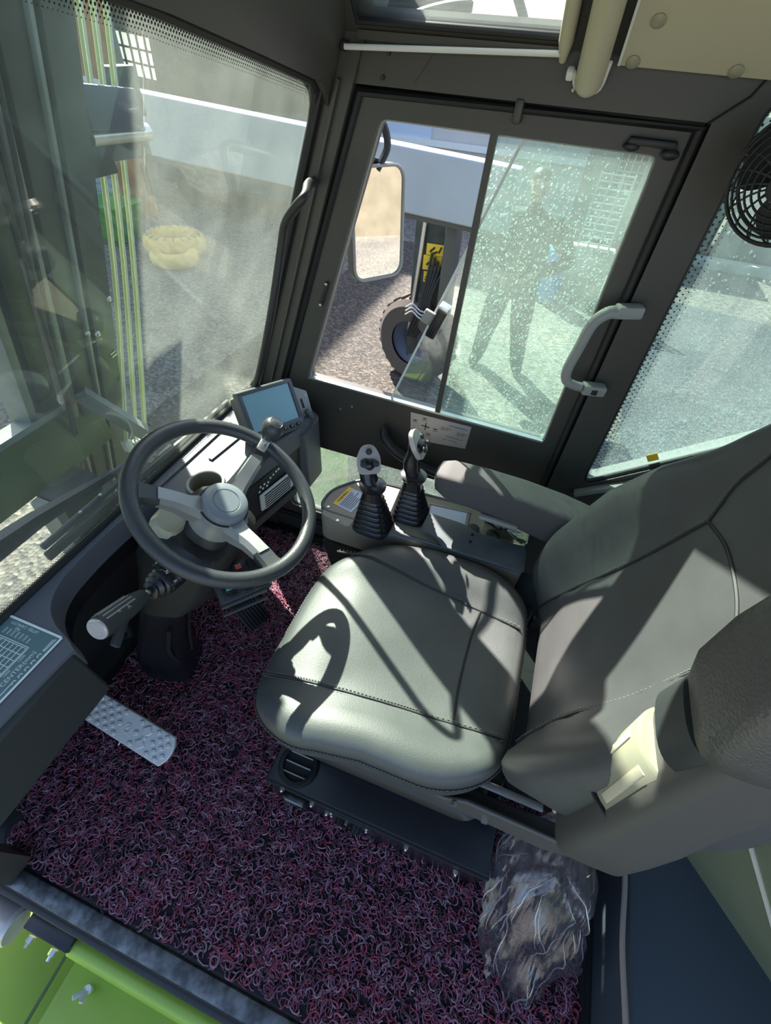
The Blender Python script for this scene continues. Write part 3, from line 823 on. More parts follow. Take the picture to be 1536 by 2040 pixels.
for k in range(8):
    y = 0.122-0.030*k
    b.add(*text_mesh(str(1500-200*k), 0.0072, (-0.6845,y-0.006,0.7012), Y3, -X3, 'CENTER'))
for k in range(7):
    b.add(*text_mesh(str(500*(k+1)), 0.0062, (-0.7015-0.0095*k,0.141,0.7012), Y3, -X3, 'LEFT'))
b.add(*text_mesh('LOAD CENTER(mm)', 0.0118, (-0.6725,0.030,0.7012), Y3, -X3))
b.add(*text_mesh('LIFTED', 0.0076, (-0.7005,0.1665,0.7012), -X3, -Y3))
b.add(*text_mesh('CAPACITY', 0.0076, (-0.728,0.1665,0.7012), -X3, -Y3))
b.add(*text_mesh('(kg)', 0.0076, (-0.735,0.1580,0.7012), -X3, -Y3))
b.build('print', 'whiteink', cp)

# monitor on the right block
MC = V(-0.611,0.884,0.765); MR = V(0.37,0.92,-0.15).normalized(); MU = V(-0.44,0.33,0.83); MU = (MU-MR*MU.dot(MR)).normalized(); MN = MR.cross(MU)
mo = thing('monitor', 'grey camera monitor with blue-lit screen standing on the dashboard', 'monitor', tuple(MC-MU*0.1))
b = MB(); b.box(MC-MN*0.010, (0.182,0.144,0.020), (MR,MU,MN), 0.006); mc = b.build('case', 'monitor', mo)
b = MB(); b.box(MC-MN*0.036-MR*0.010, (0.150,0.120,0.040), (MR,MU,MN), 0.008); b.build('back_shell', 'armplastic', mo)
b = MB()
for (c, d) in (((0,0.064),(0.178,0.010)),((0,-0.0555),(0.178,0.030)),((-0.084,0.01),(0.012,0.11)),((0.084,0.01),(0.012,0.11))):
    b.box(MC+MR*c[0]+MU*c[1]+MN*0.002, (d[0],d[1],0.007), (MR,MU,MN), 0.002)
b.build('bezel', 'monitor', mo)
b = MB(); b.box(MC+MU*0.010+MN*0.0012, (0.152,0.106,0.002), (MR,MU,MN)); b.build('screen', 'screen', mo, label='pale blue monitor screen')
for k in range(6):
    b = MB(); b.box(MC+MR*(-0.055+0.024*k)-MU*0.056+MN*0.0065, (0.014,0.010,0.004), (MR,MU,MN), 0.002); bt = b.build('button', 'blackgloss', mo)
    b = MB(); b.box(MC+MR*(-0.055+0.024*k)-MU*0.056+MN*0.009, (0.004,0.005,0.0006), (MR,MU,MN)); b.build('button_mark', 'greyplastic', bt)
b = MB(); b.bar(MC-MU*0.055-MN*0.03, MC-MU*0.085-MN*0.035, 0.07, 0.03); b.build('stand', 'black', mo)
# side bracket plate with slot and clamp
b = MB(); bo = MC+MR*0.088-MN*0.022
b.prism(round_poly([(0.0,0.055),(0.060,0.022),(0.056,-0.040),(0.032,-0.062),(0.0,-0.062)], 0.006, 3), bo, MR, MU, 0.003)
bk = b.build('bracket', 'greyplastic', mo, label='grey bracket plate with slot')
b = MB(); b.box(bo+MR*0.031-MU*0.008+MN*0.0034, (0.008,0.028,0.001), (MR,MU,MN), 0.0004); b.build('slot', 'ink', bk)
b = MB(); b.box(bo+MR*0.036-MU*0.043+MN*0.014, (0.016,0.034,0.020), (MR+MU*0.5,MU-MR*0.5,MN), 0.006); b.build('clamp_lever', 'monitor', bk)
b = MB(); b.ball(bo+MR*0.050+MU*0.012+MN*0.004, 0.003, 8, 6); b.build('screw', 'whiteplastic', bk)

# ------------------------------------------------------------------ steering column and wheel
CW = V(-0.495,0.513,0.816); WNn = V(0.513,0.058,0.856).normalized()
W1 = (Y3-WNn*WNn.y).normalized(); W2 = WNn.cross(W1)
def wp(a, r, h=0.0): return CW + (W1*math.cos(rad(a))+W2*math.sin(rad(a)))*r + WNn*h
sw = thing('steering_wheel', 'dark grey three-spoke steering wheel with silver spokes', 'steering wheel', tuple(CW))
b = MB(); rs = []
for k in range(96):
    a = 360*k/96; ring = []
    for j in range(14):
        t = 2*math.pi*j/14
        ring.append(wp(a, 0.1835+0.0165*math.cos(t), 0.0150*math.sin(t)+0.001*math.sin(rad(a*48))*0))
    rs.append(ring)
b.rings(rs, loop=True); b.build('rim', 'wheelrim', sw)
for a in (5, 128, -114):
    u = (W1*math.cos(rad(a))+W2*math.sin(rad(a))); s = WNn.cross(u)
    b = MB(); rs = []
    for r, w, h, th in ((0.172,0.026,-0.004,0.017),(0.160,0.021,-0.008,0.017),(0.130,0.020,-0.014,0.019)):
        rs.append([CW+u*r+s*x*w+WNn*(h+y*th) for x, y in ((-1,0.1),(-0.75,0.55),(0.75,0.55),(1,0.1),(0.8,-0.9),(-0.8,-0.9))])
    b.rings(rs); b.build('spoke_end', 'wheelrim', sw)
    b = MB(); rs = []
    for r, w, h, th in ((0.134,0.0195,-0.0125,0.020),(0.100,0.020,-0.026,0.024),(0.070,0.023,-0.044,0.030),(0.030,0.032,-0.056,0.034)):
        rs.append([CW+u*r+s*x*w+WNn*(h+y*th) for x, y in ((-1,0.1),(-0.62,0.62),(0.62,0.62),(1,0.1),(0.85,-0.9),(-0.85,-0.9))])
    b.rings(rs); b.build('spoke', 'spoke', sw)
b = MB(); b.lathe([(0.0,-0.034),(0.050,-0.034),(0.053,-0.038),(0.054,-0.060),(0.058,-0.068),(0.060,-0.092),(0.052,-0.106),(0.0,-0.106)], CW, WNn, 48, cap=False)
hb = b.build('hub', 'spoke', sw, smooth=30)
b = MB(); b.lathe([(0.0,-0.012),(0.026,-0.012),(0.0275,-0.0135),(0.029,-0.012),(0.042,-0.0135),(0.047,-0.017),(0.0485,-0.024),(0.0485,-0.036),(0.0,-0.036)], CW, WNn, 48, cap=False)
b.build('hub_cap', 'hubcap', sw, smooth=30, label='blue-grey round hub cap')
b = MB(); b.tube([CW+(W1*math.cos(t)+W2*math.sin(t))*0.0515+WNn*-0.034 for t in np.linspace(0,2*math.pi,48,endpoint=False)], 0.002, 6, loop=True); b.build('hub_groove', 'black', sw)
# spinner knob
kp = wp(7, 0.186, 0.012)
b = MB(); b.bar(wp(6,0.150,0.012), wp(7,0.200,0.014), 0.022, 0.008, WNn, 0.003); kb = b.build('knob_clamp', 'steel', sw)
b = MB(); b.lathe([(0.010,0.0),(0.013,0.012),(0.013,0.016)], kp, WNn, 20); b.build('knob_neck', 'steel', kb)
b = MB(); b.lathe([(0.0,0.012),(0.014,0.014),(0.017,0.022),(0.0235,0.034),(0.0255,0.046),(0.0235,0.058),(0.017,0.066),(0.0145,0.0675),(0.0135,0.067),(0.007,0.069),(0.0,0.0695)], kp, WNn, 28, cap=False)
b.build('spinner_knob', 'wheelrim', sw)

sc = thing('steering_column', 'black steering column rising from the floor mat under the wheel', 'column', (-0.80,0.40,0))
hubb = CW-WNn*0.095
b = MB()
rs = []
def sect(c, hx, hy, ax, ay, e=0.5, n=20):
    out = []
    for k in range(n):
        t = 2*math.pi*k/n; cx, sy = math.cos(t), math.sin(t)
        out.append(Vector(c)+Vector(ax)*(hx*math.copysign(abs(cx)**e, cx))+Vector(ay)*(hy*math.copysign(abs(sy)**e, sy)))
    return out
cx = V(0.94,0.25,0); cy = V(-0.25,0.94,0)
rs = [sect((-0.815,0.395,0.0),0.085,0.075,cx,cy), sect((-0.815,0.395,0.10),0.082,0.072,cx,cy), sect((-0.800,0.405,0.20),0.070,0.060,cx,cy), sect((-0.755,0.42,0.34),0.062,0.058,cx,cy), sect((-0.70,0.44,0.46),0.070,0.075,cx,cy)]
b.rings(rs); b.build('column_boot', 'blackgloss', sc)
b = MB()
for dd in (-0.045, 0.045): b.tube([V(-0.74,0.395+dd*0.6,0.10), V(-0.73,0.40+dd,0.22), V(-0.69,0.41+dd,0.36)], 0.006, 6, spline=4)
b.build('boot_fold', 'black', sc)
b = MB()
u1 = W1; u2 = W2
rs = [sect((-0.70,0.44,0.45),0.070,0.085,cx,cy), sect(hubb-WNn*0.16,0.11,0.115,-W2,W1,0.45), sect(hubb-WNn*0.06,0.085,0.115,-W2,W1,0.45), sect(hubb-WNn*0.035,0.066,0.085,-W2,W1,0.5)]
b.rings(rs); b.build('column_cover', 'black', sc)
b = MB(); rs = [sect(hubb-WNn*0.05,0.060,0.066,-W2,W1,0.7), sect(hubb-WNn*0.02,0.050,0.052,-W2,W1,0.8), sect(hubb,0.040,0.042,-W2,W1,0.9)]
b.rings(rs); b.build('column_top', 'black', sc)
for k in range(3):
    b = MB(); b.tube([hubb-WNn*(0.030+0.012*k)-W2*(0.050+0.006*k)*math.cos(t)+W1*(0.056+0.006*k)*math.sin(t) for t in np.linspace(-1.2,1.2,14)], 0.003, 6); b.build('cover_rib', 'blackgloss', sc)
# pale instrument pod on the forward side of the column
b = MB(); pc = hubb+W2*0.072-W1*0.035-WNn*0.040
rs = [sect(pc-WNn*0.06,0.036,0.052,W2,W1,0.6), sect(pc,0.036,0.052,W2,W1,0.6), sect(pc+WNn*0.012,0.028,0.043,W2,W1,0.7)]
b.rings(rs); b.build('instrument_pod', 'cream', sc, label='pale cream instrument pod')
# rocker switch block on the right flank of the column
sx = V(0.62,0.78,0).normalized(); spn = V(0.40,-0.15,0.90).normalized(); sx = (sx-spn*sx.dot(spn)).normalized(); sy = spn.cross(sx)
sp = V(-0.478,0.462,0.600)
b = MB(); b.box(sp-spn*0.012, (0.125,0.090,0.024), (sx,sy,spn), 0.006); sb = b.build('switch_block', 'dashdark', sc)
for k in range(3):
    for j in range(2):
        q = sp+sx*(0.040-0.038*k)+sy*(0.020-0.040*j)
        mname = ('dashdark','teal','red','dashdark','blackgloss','teal')[k*2+j]
        b = MB(); b.box(q+spn*0.003, (0.030,0.034,0.010), (sx,(sy+spn*0.12),spn), 0.002); b.build('rocker_switch', 'blackgloss', sb)
        if mname != 'dashdark' and mname != 'blackgloss':
            b = MB(); b.box(q+spn*0.0088+sy*0.006, (0.014,0.012,0.001), (sx,(sy+spn*0.12),spn)); b.build('switch_lamp', mname, sb)
for j in range(2):
    b = MB(); b.bar(sp-sy*(0.050+0.014*j)-sx*0.065-spn*(0.006+0.02*j), sp-sy*(0.050+0.014*j)+sx*0.045-spn*(0.006+0.02*j), 0.005, 0.005); b.build('trim_edge', 'monitor', sb)

# combination stalk
st = thing('gear_stalk', 'black direction stalk with ribbed grip and silver end cap on the left of the column', 'lever', (-0.57,0.36,0.69))
A = V(-0.573,0.354,0.689); Bp = V(-0.560,0.190,0.765); dv = (Bp-A).normalized()
b = MB(); b.lathe([(0.030,-0.03),(0.031,0.012),(0.027,0.016),(0.029,0.024),(0.024,0.028),(0.025,0.036),(0.018,0.042),(0.019,0.048),(0.010,0.052),(0.0,0.052)], A, dv, 24); b.build('boot', 'bellows', st, smooth=25)
b = MB(); b.cyl(A+dv*0.04, A+dv*0.085, 0.0065, n=12); b.build('shaft', 'steel', st)
b = MB(); b.lathe([(0.008,0.062),(0.014,0.066),(0.016,0.076),(0.0195,0.094),(0.021,0.110),(0.0225,0.172),(0.0215,0.176)], A, dv, 28); gp = b.build('grip', 'dashdark', st)
b = MB(); b.lathe([(0.0205,0.175),(0.0205,0.179),(0.019,0.181),(0.0145,0.181),(0.014,0.1803),(0.0135,0.181),(0.0,0.181)], A, dv, 28); b.build('end_cap', 'plate', st, smooth=25, label='silver round end cap')
for k in range(5):
    t = rad(-30+22*k); pe = dv.orthogonal().normalized(); up = (Z3-dv*dv.z).normalized(); sd = dv.cross(up)
    q = up*math.cos(t)+sd*math.sin(t)
    b = MB(); b.tube([A+dv*0.100+q*0.0202, A+dv*0.168+q*0.0222], 0.0016, 6); b.build('grip_rib', 'greyplastic', gp)
b = MB()
b.add(*text_mesh('A', 0.012, A+dv*0.115+(X3*0.80+Y3*0.28+Z3*0.53).normalized()*0.0225, dv, X3*-0.53+Z3*0.75)); b.add(*text_mesh('*', 0.016, A+dv*0.135+(X3*0.80+Y3*0.28+Z3*0.53).normalized()*0.0225, dv, X3*-0.53+Z3*0.75))
b.build('grip_print', 'plate', gp)
b = MB(); b.box(V(-0.560,0.356,0.716), (0.074,0.026,0.010), (V(0.93,-0.37,0),V(0.37,0.93,0),Z3), 0.003); hp_ = b.build('housing', 'blackgloss', st)
b = MB(); hx = V(0.93,-0.37,0).normalized(); hy = Z3.cross(hx); ho = V(-0.560,0.356,0.7208)
b.add(*text_mesh('2', 0.012, ho-hx*0.038-hy*0.004, hx, hy)); b.add(*text_mesh('N', 0.012, ho-hx*0.004-hy*0.004, hx, hy)); b.add(*text_mesh('R', 0.010, ho+hx*0.030-hy*0.004, hx, hy))
for sgn in (-1, 1):
    c0 = ho+hx*0.016*sgn+hy*0.0; b.add([c0+hx*0.009*sgn, c0+hy*0.006, c0-hy*0.006], [(0,1,2),(2,1,0)]); b.box(c0-hx*0.004*sgn, (0.008,0.004,0.0004), (hx,hy,Z3))
b.build('print', 'whiteink', hp_)

# ------------------------------------------------------------------ pedals
pd = thing('brake_pedal', 'wide cast aluminium pedal with diamond tread near the left dash block', 'pedal', (-0.75,0.15,0.10))
PX = V(0.985,-0.09,-0.10).normalized(); PYv = V(0.10,0.93,0.36); PYv = (PYv-PX*PYv.dot(PX)).normalized(); PN = PX.cross(PYv)
pcn = V(-0.748,0.155,0.118)
out = [(-0.135,-0.040),(0.135,-0.040),(0.147,-0.02),(0.150,0.0),(0.147,0.02),(0.135,0.040),(-0.135,0.040),(-0.147,0.02),(-0.150,0.0),(-0.147,-0.02)]
b = MB(); b.prism(out, pcn-PN*0.008, PX, PYv, 0.012); bevel(b.build('plate', 'alu', pd), 0.002)
d45 = ((PX+PYv*0.9).normalized(), (PYv-PX*0.9).normalized(), PN)
cnt = 0
for i in range(-9, 10):
    for j in range(-2, 3):
        x = i*0.0145; y = j*0.0148
        if (i+j) % 2 or abs(x) > 0.134 or abs(x) < 0.022: continue
        if abs(x) > 0.12 and abs(y) > 0.025: continue
        if 0.035 < x < 0.075 and abs(y) > 0.01: continue
        b = MB(); b.box(pcn+PX*x+PYv*y+PN*0.0055, (0.0115,0.0115,0.005), d45, 0.0015, 1); b.build('tread_stud', 'alu', pd)
for y in (-0.018, 0.018):
    b = MB(); b.box(pcn+PX*0.055+PYv*y+PN*0.0055, (0.024,0.024,0.005), d45, 0.002, 1); b.build('tread_stud', 'alu', pd)
b = MB(); b.tube([pcn+PN*0.0045+(PX*math.cos(t)+PYv*math.sin(t))*0.011 for t in np.linspace(0,2*math.pi,18,endpoint=False)], 0.0012, 5, loop=True)
b.tube([pcn+PN*0.0045-PX*0.005-PYv*0.005, pcn+PN*0.0045+PX*0.002+PYv*0.004, pcn+PN*0.0045+PX*0.005-PYv*0.004], 0.0012, 5); b.build('emblem', 'alu', pd)
b = MB(); b.tube([pcn-PN*0.01-PX*0.05, pcn-PN*0.04-PX*0.12+V(0,0.01,0.03), V(-0.99,0.17,0.22)], 0.012, 8, spline=4); b.build('pedal_arm', 'black', pd)
b = MB(); b.cyl(pcn-PYv*0.040-PX*0.0-PN*0.004, pcn-PYv*0.050-PX*0.0-PN*0.004, 0.003, n=8); b.build('pin', 'steel', pd)

ap = thing('accelerator_pedal', 'black ribbed accelerator pedal right of the steering column', 'pedal', (-0.65,0.61,0.08))
QX = V(0.80,-0.26,-0.54); QX.normalize(); QY = V(0.42,0.90,0.10); QY = (QY-QX*QY.dot(QX)).normalized(); QN = QX.cross(QY)
qc = V(-0.650,0.615,0.110)
b = MB(); b.box(qc, (0.150,0.088,0.012), (QX,QY,QN), 0.004); b.build('pad', 'rubber', ap)
for k in range(8):
    b = MB(); b.box(qc+QY*(-0.038+0.0109*k)+QN*0.008, (0.148,0.0045,0.006), (QX,QY,QN), 0.0012, 1); b.build('rib', 'bellows', ap)
b = MB(); b.tube([qc-QX*0.07-QN*0.01, qc-QX*0.12-QN*0.02, V(-0.86,0.66,0.30)], 0.010, 8, spline=4); b.build('pedal_arm', 'black', ap)
ip2 = thing('inching_pedal', 'black pedal arm in the dark oval foot recess', 'pedal', (-0.80,0.30,0.30))
b = MB(); b.box((-0.855,0.360,0.315), (0.016,0.150,0.030), (V(0.9,0.3,0),V(-0.3,0.9,0.2),V(0,-0.2,1)), 0.003); b.build('pad', 'monitor', ip2)
b = MB(); b.tube([(-0.86,0.36,0.30),(-0.90,0.37,0.18),(-0.97,0.38,0.10)], 0.009, 8, spline=4); b.build('pedal_arm', 'black', ip2)

# ------------------------------------------------------------------ side console, joysticks, keys
cs = thing('side_console', 'grey-beige armrest console with joysticks between seat and right window', 'console', (-0.13,0.78,0.0))
top = round_poly([(-0.405,0.720),(0.150,0.720),(0.150,0.905),(-0.335,0.885),(-0.405,0.800)], [0.05,0.012,0.015,0.04,0.04], 5)
b = MB(); rs = [[V(x*1.0,y,z) for x, y in top] for z in (0.50, 0.605)]
rs.append([V(-0.127+(x+0.127)*0.985, 0.78+(y-0.78)*0.95, 0.616) for x, y in top])
b.rings(rs); b.build('body', 'console', cs)
b = MB(); b.prism([(-0.30,0.089),(0.14,0.089),(0.14,0.50),(-0.39,0.50)], (0,0.89,0), X3, Z3, 0.18); b.build('pedestal', 'black', cs)
b = MB(); b.tube([V(-0.127+(x+0.127)*0.985, 0.78+(y-0.78)*0.95, 0.616) for x, y in top], 0.0045, 6, loop=True); b.build('top_rim', 'monitor', cs)
# front inset plate with the warning label
b = MB(); b.prism(round_poly([(-0.385,0.705),(-0.300,0.690),(-0.285,0.81),(-0.345,0.845),(-0.385,0.79)], 0.012, 4), (0,0,0.6165), X3, Y3, 0.002); ipl = b.build('inset_plate', 'console', cs)
b = MB(); lu = V(0.20,0.98,0).normalized(); lr = V(0.98,-0.20,0); lo = V(-0.372,0.752,0.6192)
def lab(x, y, w, h, z=0.0, bm=None): bm.box(lo+lr*(x+w/2)+lu*(y+h/2)+Z3*z, (w,h,0.0006), (lr,lu,Z3))
b = MB(); lab(0.012,0,0.048,0.078,bm=b); wl = b.build('warning_label', 'bluelabel', cs, label='warning label with yellow header strip')
b = MB(); lab(0.0,0,0.014,0.078,0.0002,b); b.build('label_header', 'yellow', wl)
b = MB(); b.add(*text_mesh('WARNING', 0.010, lo+lr*0.0105+lu*0.012+Z3*0.0006, lu, -lr))
for k in range(7):
    L0 = random.uniform(0.045,0.068); lab(0.018+0.0055*k,0.006,0.0016,L0,0.0006,b)
b.build('print', 'ink', wl)
for p in ((-0.378,0.735),(-0.335,0.700)):
    b = MB(); b.lathe([(0.004,0),(0.004,0.002),(0.0,0.0025)], (p[0],p[1],0.6185), Z3, 10); b.build('screw', 'steel', cs)
# radio bay, sockets, flap
b = MB(); b.box((-0.070,0.832,0.6175), (0.100,0.050,0.003), (V(0.97,0.1,0),V(-0.1,0.97,0),Z3)); b.build('display_window', 'bluelabel', cs, label='pale blue glossy window')
b = MB(); 
for (c, d) in (((-0.070,0.861),(0.116,0.007)),((-0.016,0.835),(0.007,0.056)),((-0.125,0.828),(0.007,0.056))): b.box((c[0],c[1],0.6185), (d[0],d[1],0.006), (V(0.97,0.1,0),V(-0.1,0.97,0),Z3), 0.001)
b.build('window_frame', 'console', cs)
for x, y in ((0.006,0.815),(0.056,0.815)):
    b = MB(); b.lathe([(0.0155,0.0),(0.0155,0.003),(0.013,0.004),(0.0,0.003)], (x,y,0.6165), Z3, 20); b.build('socket_cover', 'dashdark', cs)
b = MB(); b.lathe([(0.020,0),(0.020,0.004),(0.015,0.007),(0.013,0.016),(0.0,0.016)], (0.040,0.868,0.6165), Z3, 20); sk = b.build('ignition_lock', 'blackgloss', cs, smooth=25)
b = MB(); b.box((0.040,0.868,0.634), (0.020,0.005,0.003), (V(0.7,0.5,0),V(-0.5,0.7,0),Z3)); b.build('key_slot', 'steel', sk)
b = MB(); b.prism(round_poly([(-0.122,0.742),(-0.118,0.808),(-0.02,0.806),(0.015,0.790),(0.145,0.790),(0.150,0.712),(-0.055,0.712),(-0.078,0.738)], [0.012,0.004,0.02,0.02,0.015,0.006,0.02,0.02], 4)[::-1], (0,0,0.634), X3, Y3, -0.006)
fl = b.build('lid', 'flap', cs, label='blue-grey lid flap')
for y in (0.748, 0.772):
    b = MB(); b.lathe([(0.0042,0),(0.0042,0.0008)], (0.008,y,0.6402), Z3, 10); b.build('hole', 'ink', fl)
b = MB(); b.prism([(0.030,0.868),(0.150,0.868),(0.150,0.800),(0.030,0.800)][::-1], (0.0,0.012,0.6165), X3, Y3, -0.0015); b.build('sticker', 'olive', cs)
# wall plate behind
b = MB(); b.box((0.19,0.765,0.40), (0.065,0.10,0.22), None, 0.006); b.build('rear_box', 'platform', cs)

def joystick(name, label, base, top_, twist, face):
    j = thing(name, label, 'joystick', base)
    base = Vector(base); top_ = Vector(top_)
    b = MB(); rs = []
    n = 7
    for k in range(n):
        w = 0.047-0.0034*k; z = 0.014*k
        for dz, f in ((0.0,1.0),(0.005,1.04),(0.009,0.90),(0.0135,0.86)):
            rs.append(sect(base+V((top_.x-base.x)*0.25*(z+dz)/0.1,(top_.y-base.y)*0.25*(z+dz)/0.1,z+dz), w*f, w*f*0.9, X3, Y3, 0.45, 24))
    b.rings(rs); b.build('bellows', 'bellows', j, smooth=50)
    neck = base+V((top_.x-base.x)*0.25,(top_.y-base.y)*0.25,0.098)
    b = MB(); b.rings([sect(neck-Z3*0.004,0.026,0.024,X3,Y3,0.6), sect(neck+Z3*0.026,0.020,0.020,X3,Y3,0.7)]); b.build('neck', 'bellows', j)
    g0 = neck+Z3*0.030
    b = MB(); b.rings([sect(g0-Z3*0.006,0.024,0.024,X3,Y3,1), sect(g0,0.033,0.030,X3,Y3,1), sect(g0+Z3*0.008,0.034,0.031,X3,Y3,1), sect(g0+Z3*0.014,0.022,0.020,X3,Y3,1)]); b.build('flange', 'blackgloss', j)
    d = top_-g0
    b = MB(); rs = []
    for q, rr, off in ((0.03,0.018,0.0),(0.12,0.0185,0.002),(0.28,0.0195,0.006),(0.45,0.0185,0.006),(0.60,0.0165,0.002),(0.72,0.0175,-0.003),(0.84,0.021,-0.006),(0.94,0.020,-0.006),(1.0,0.013,-0.004)):
        c = g0+d*q+twist*off
        rs.append(sect(c, rr, rr*1.12, X3, Y3, 0.8, 20))
    b.rings(rs); gr = b.build('grip', 'blackgloss', j, smooth=60)
    fn = Vector(face).normalized(); fx = fn.cross(Z3).normalized(); fy = fx.cross(fn)
    fo = top_-d.normalized()*0.012+twist*-0.004+fn*0.010
    b = MB(); b.prism(round_poly([(-0.026,-0.034),(0.026,-0.034),(0.029,0.006),(0.014,0.036),(-0.014,0.036),(-0.029,0.006)], 0.013, 4), fo, fx, fy, 0.012)
    bevel(b.build('button_face', 'plate', gr), 0.003)
    for x, y in ((0.0,0.018),(-0.0150,-0.011),(0.0150,-0.011)):
        b = MB(); b.lathe([(0.0076,0),(0.0076,0.002),(0.0056,0.002)], fo+fx*x+fy*y+fn*0.012, fn, 16); b.lathe([(0.0052,0),(0.0052,0.004),(0.0,0.005)], fo+fx*x+fy*y+fn*0.012, fn, 16); b.build('thumb_button', 'dashdark', gr)
    return j
joystick('joystick', 'black joystick with three buttons on its pale head, nearer the seat front', (-0.243,0.722,0.618), (-0.284,0.760,0.815), V(-1,0.2,0), (0.35,-0.62,0.70))
joystick('joystick', 'taller black joystick standing beside the sliding window and armrest', (-0.168,0.800,0.618), (-0.185,0.820,0.850), V(-1,0,0), (0.86,0.0,0.5))

# keys
ky = thing('key_bunch', 'bunch of keys with black fobs hanging from the console lock', 'keys', (0.07,0.845,0.625))
b = MB(); b.tube([V(0.058,0.858,0.632)+V(0.016*math.cos(t),0.013*math.sin(t),0.004*math.sin(2*t)) for t in np.linspace(0,2*math.pi,20,endpoint=False)], 0.0012, 6, loop=True); b.build('ring', 'steel', ky)
b = MB(); b.box((0.064,0.835,0.636), (0.034,0.026,0.012), (V(0.8,-0.5,0),V(0.5,0.8,0),Z3), 0.004); b.build('fob', 'black', ky)
for k, (dx, dy) in enumerate(((0.9,-0.42),(0.97,-0.2),(0.85,-0.1),(0.75,-0.62))):
    u = V(dx,dy,0).normalized(); s = Z3.cross(u); o0 = V(0.072,0.852-0.004*k,0.630+0.003*k)
    b = MB(); b.box(o0+u*0.012, (0.024,0.018,0.005), (u,s,Z3), 0.0024); b.build('key_head', 'black' if k % 2 else 'whiteplastic', ky)
    b = MB(); b.box(o0+u*0.040, (0.036,0.007,0.0022), (u,s,Z3)); b.box(o0+u*0.050+s*0.004, (0.006,0.004,0.0022), (u,s,Z3)); b.build('key_blade', 'steel', ky)

# the console group stands a little lower and is a little larger than first drawn
for o in [x for x in bpy.data.objects if x.parent is None and x.name.split('.')[0] in ('side_console','joystick','key_bunch')]:
    o.location = o.location*1.0625 + V(0,0,-0.09375); o.scale = (1.0625,)*3
# ------------------------------------------------------------------ operator seat
seat = thing('operator_seat', 'black leatherette suspension seat with stitched cushion and raised left armrest', 'seat', (0.0,0.52,0.0))
YC = 0.488
def seat_c(x): return YC - 0.048*(1-smooth01((x+0.36)/0.30))
def seat_half(x): return 0.236 + 0.036*smooth01((x+0.345)/0.16) - 0.033*smooth01((x-0.04)/0.19)
def seat_h(x, y):
    v = abs(y-seat_c(x))/seat_half(x)
    h = 0.543 + 0.032*smooth01((v-0.50)/0.35)*(0.35+0.65*smooth01((x+0.30)/0.25))
    h -= 0.030*smooth01((-0.22-x)/0.15)
    h -= 0.010*math.exp(-((x-0.02)/0.14)**2)*(1-smooth01((v-0.2)/0.5))
    return h
SX0, SXA = -0.074, 0.279
def seat_out(t, n=5.0):
    c, s_ = math.cos(t), math.sin(t)
    x = SX0+SXA*math.copysign(abs(c)**(2/n), c)
    k = math.copysign(abs(s_)**(2/n), s_)
    fr = 0.030*(1-k*k)*(1 if c < 0 else 0)
    return x, seat_c(x)+seat_half(x)*k
NT = 112
b = MB(); rs = []
for s_, dz, sink in ((0.02,0,0),(0.15,0,0),(0.30,0,0),(0.45,0,0),(0.58,0,0),(0.70,0,0),(0.80,0,0),(0.88,-0.001,0),(0.93,-0.004,0),(0.965,-0.011,0),(0.988,-0.022,0),(1.0,-0.040,0),(1.0,-0.062,0),(0.985,-0.078,0),(0.95,-0.084,0),(0.5,-0.086,0),(0.02,-0.086,0)):
    ring = []
    for k in range(NT):
        x, y = seat_out(2*math.pi*k/NT)
        xx = SX0+(x-SX0)*s_; yy = YC+(y-YC)*s_
        ring.append((xx, yy, seat_h(xx if dz < -0.03 else xx, yy)+dz if dz > -0.05 else 0.543+dz-0.002))
    rs.append(ring)
b.rings(rs); b.build('seat_cushion', 'leather', seat, smooth=80)
# seams and piping on the cushion
def on_seat(pts, n=40, lift=0.0005):
    pts = [Vector((p[0]*0.95,p[1]*0.95,0)) for p in pts]
    c = catmull(pts, 10)
    return [V(p.x,p.y,seat_h(p.x,p.y)+lift) for p in c]
RS = on_seat([(-0.340,0.702),(-0.22,0.698),(-0.05,0.675),(0.08,0.660),(0.190,0.645)])
LS = on_seat([(-0.352,0.322),(-0.22,0.335),(-0.05,0.352),(0.08,0.362),(0.195,0.372)])
CS = on_seat([(0.085,0.658),(0.078,0.58),(0.078,0.46),(0.085,0.364)])
b = MB()
for c in (RS, LS, CS): b.tube(c, 0.0030, 6)
b.build('seam', 'seam', seat)
def stitches(curve, off, name):
    b = MB(); acc = 0.0
    for i in range(len(curve)-1):
        a, c = curve[i], curve[i+1]; L = (c-a).length; d = (c-a).normalized(); sd = Z3.cross(d).normalized() if abs(d.z) < 0.9 else Y3
        n = max(1, int(L/0.0062))
        for q in range(n):
            p = a+(c-a)*((q+0.5)/n)+sd*off
            b.box(p+Z3*0.0012, (0.0042,0.0012,0.0014), (d,sd,d.cross(sd)))
    o = b.build(name, 'stitch', seat, smooth=0); o['kind'] = 'stuff'
stitches(RS, 0.006, 'stitches'); stitches(LS, -0.006, 'stitches'); stitches(LS, 0.006, 'stitches')
b = MB(); pts = [V(*[(lambda x,y: (x,y,0))(*seat_out(2*math.pi*k/NT))][0]) for k in range(NT)]
rim = [V(SX0+(p.x-SX0)*1.002, YC+(p.y-YC)*1.002, seat_h(p.x,p.y)-0.044) for p in pts]
b.tube(rim, 0.0034, 6, loop=True); b.build('piping', 'seam', seat)
b = MB()
for i in range(0, NT):
    a, c = rim[i], rim[(i+1) % NT]; d = (c-a).normalized(); L = (c-a).length; n = max(1, int(L/0.007))
    nr = d.cross(Z3)
    for q in range(n):
        p = a+(c-a)*((q+0.5)/n)+nr*0.002+Z3*0.006
        b.box(p, (0.0042,0.0012,0.0014), (d,nr,Z3))
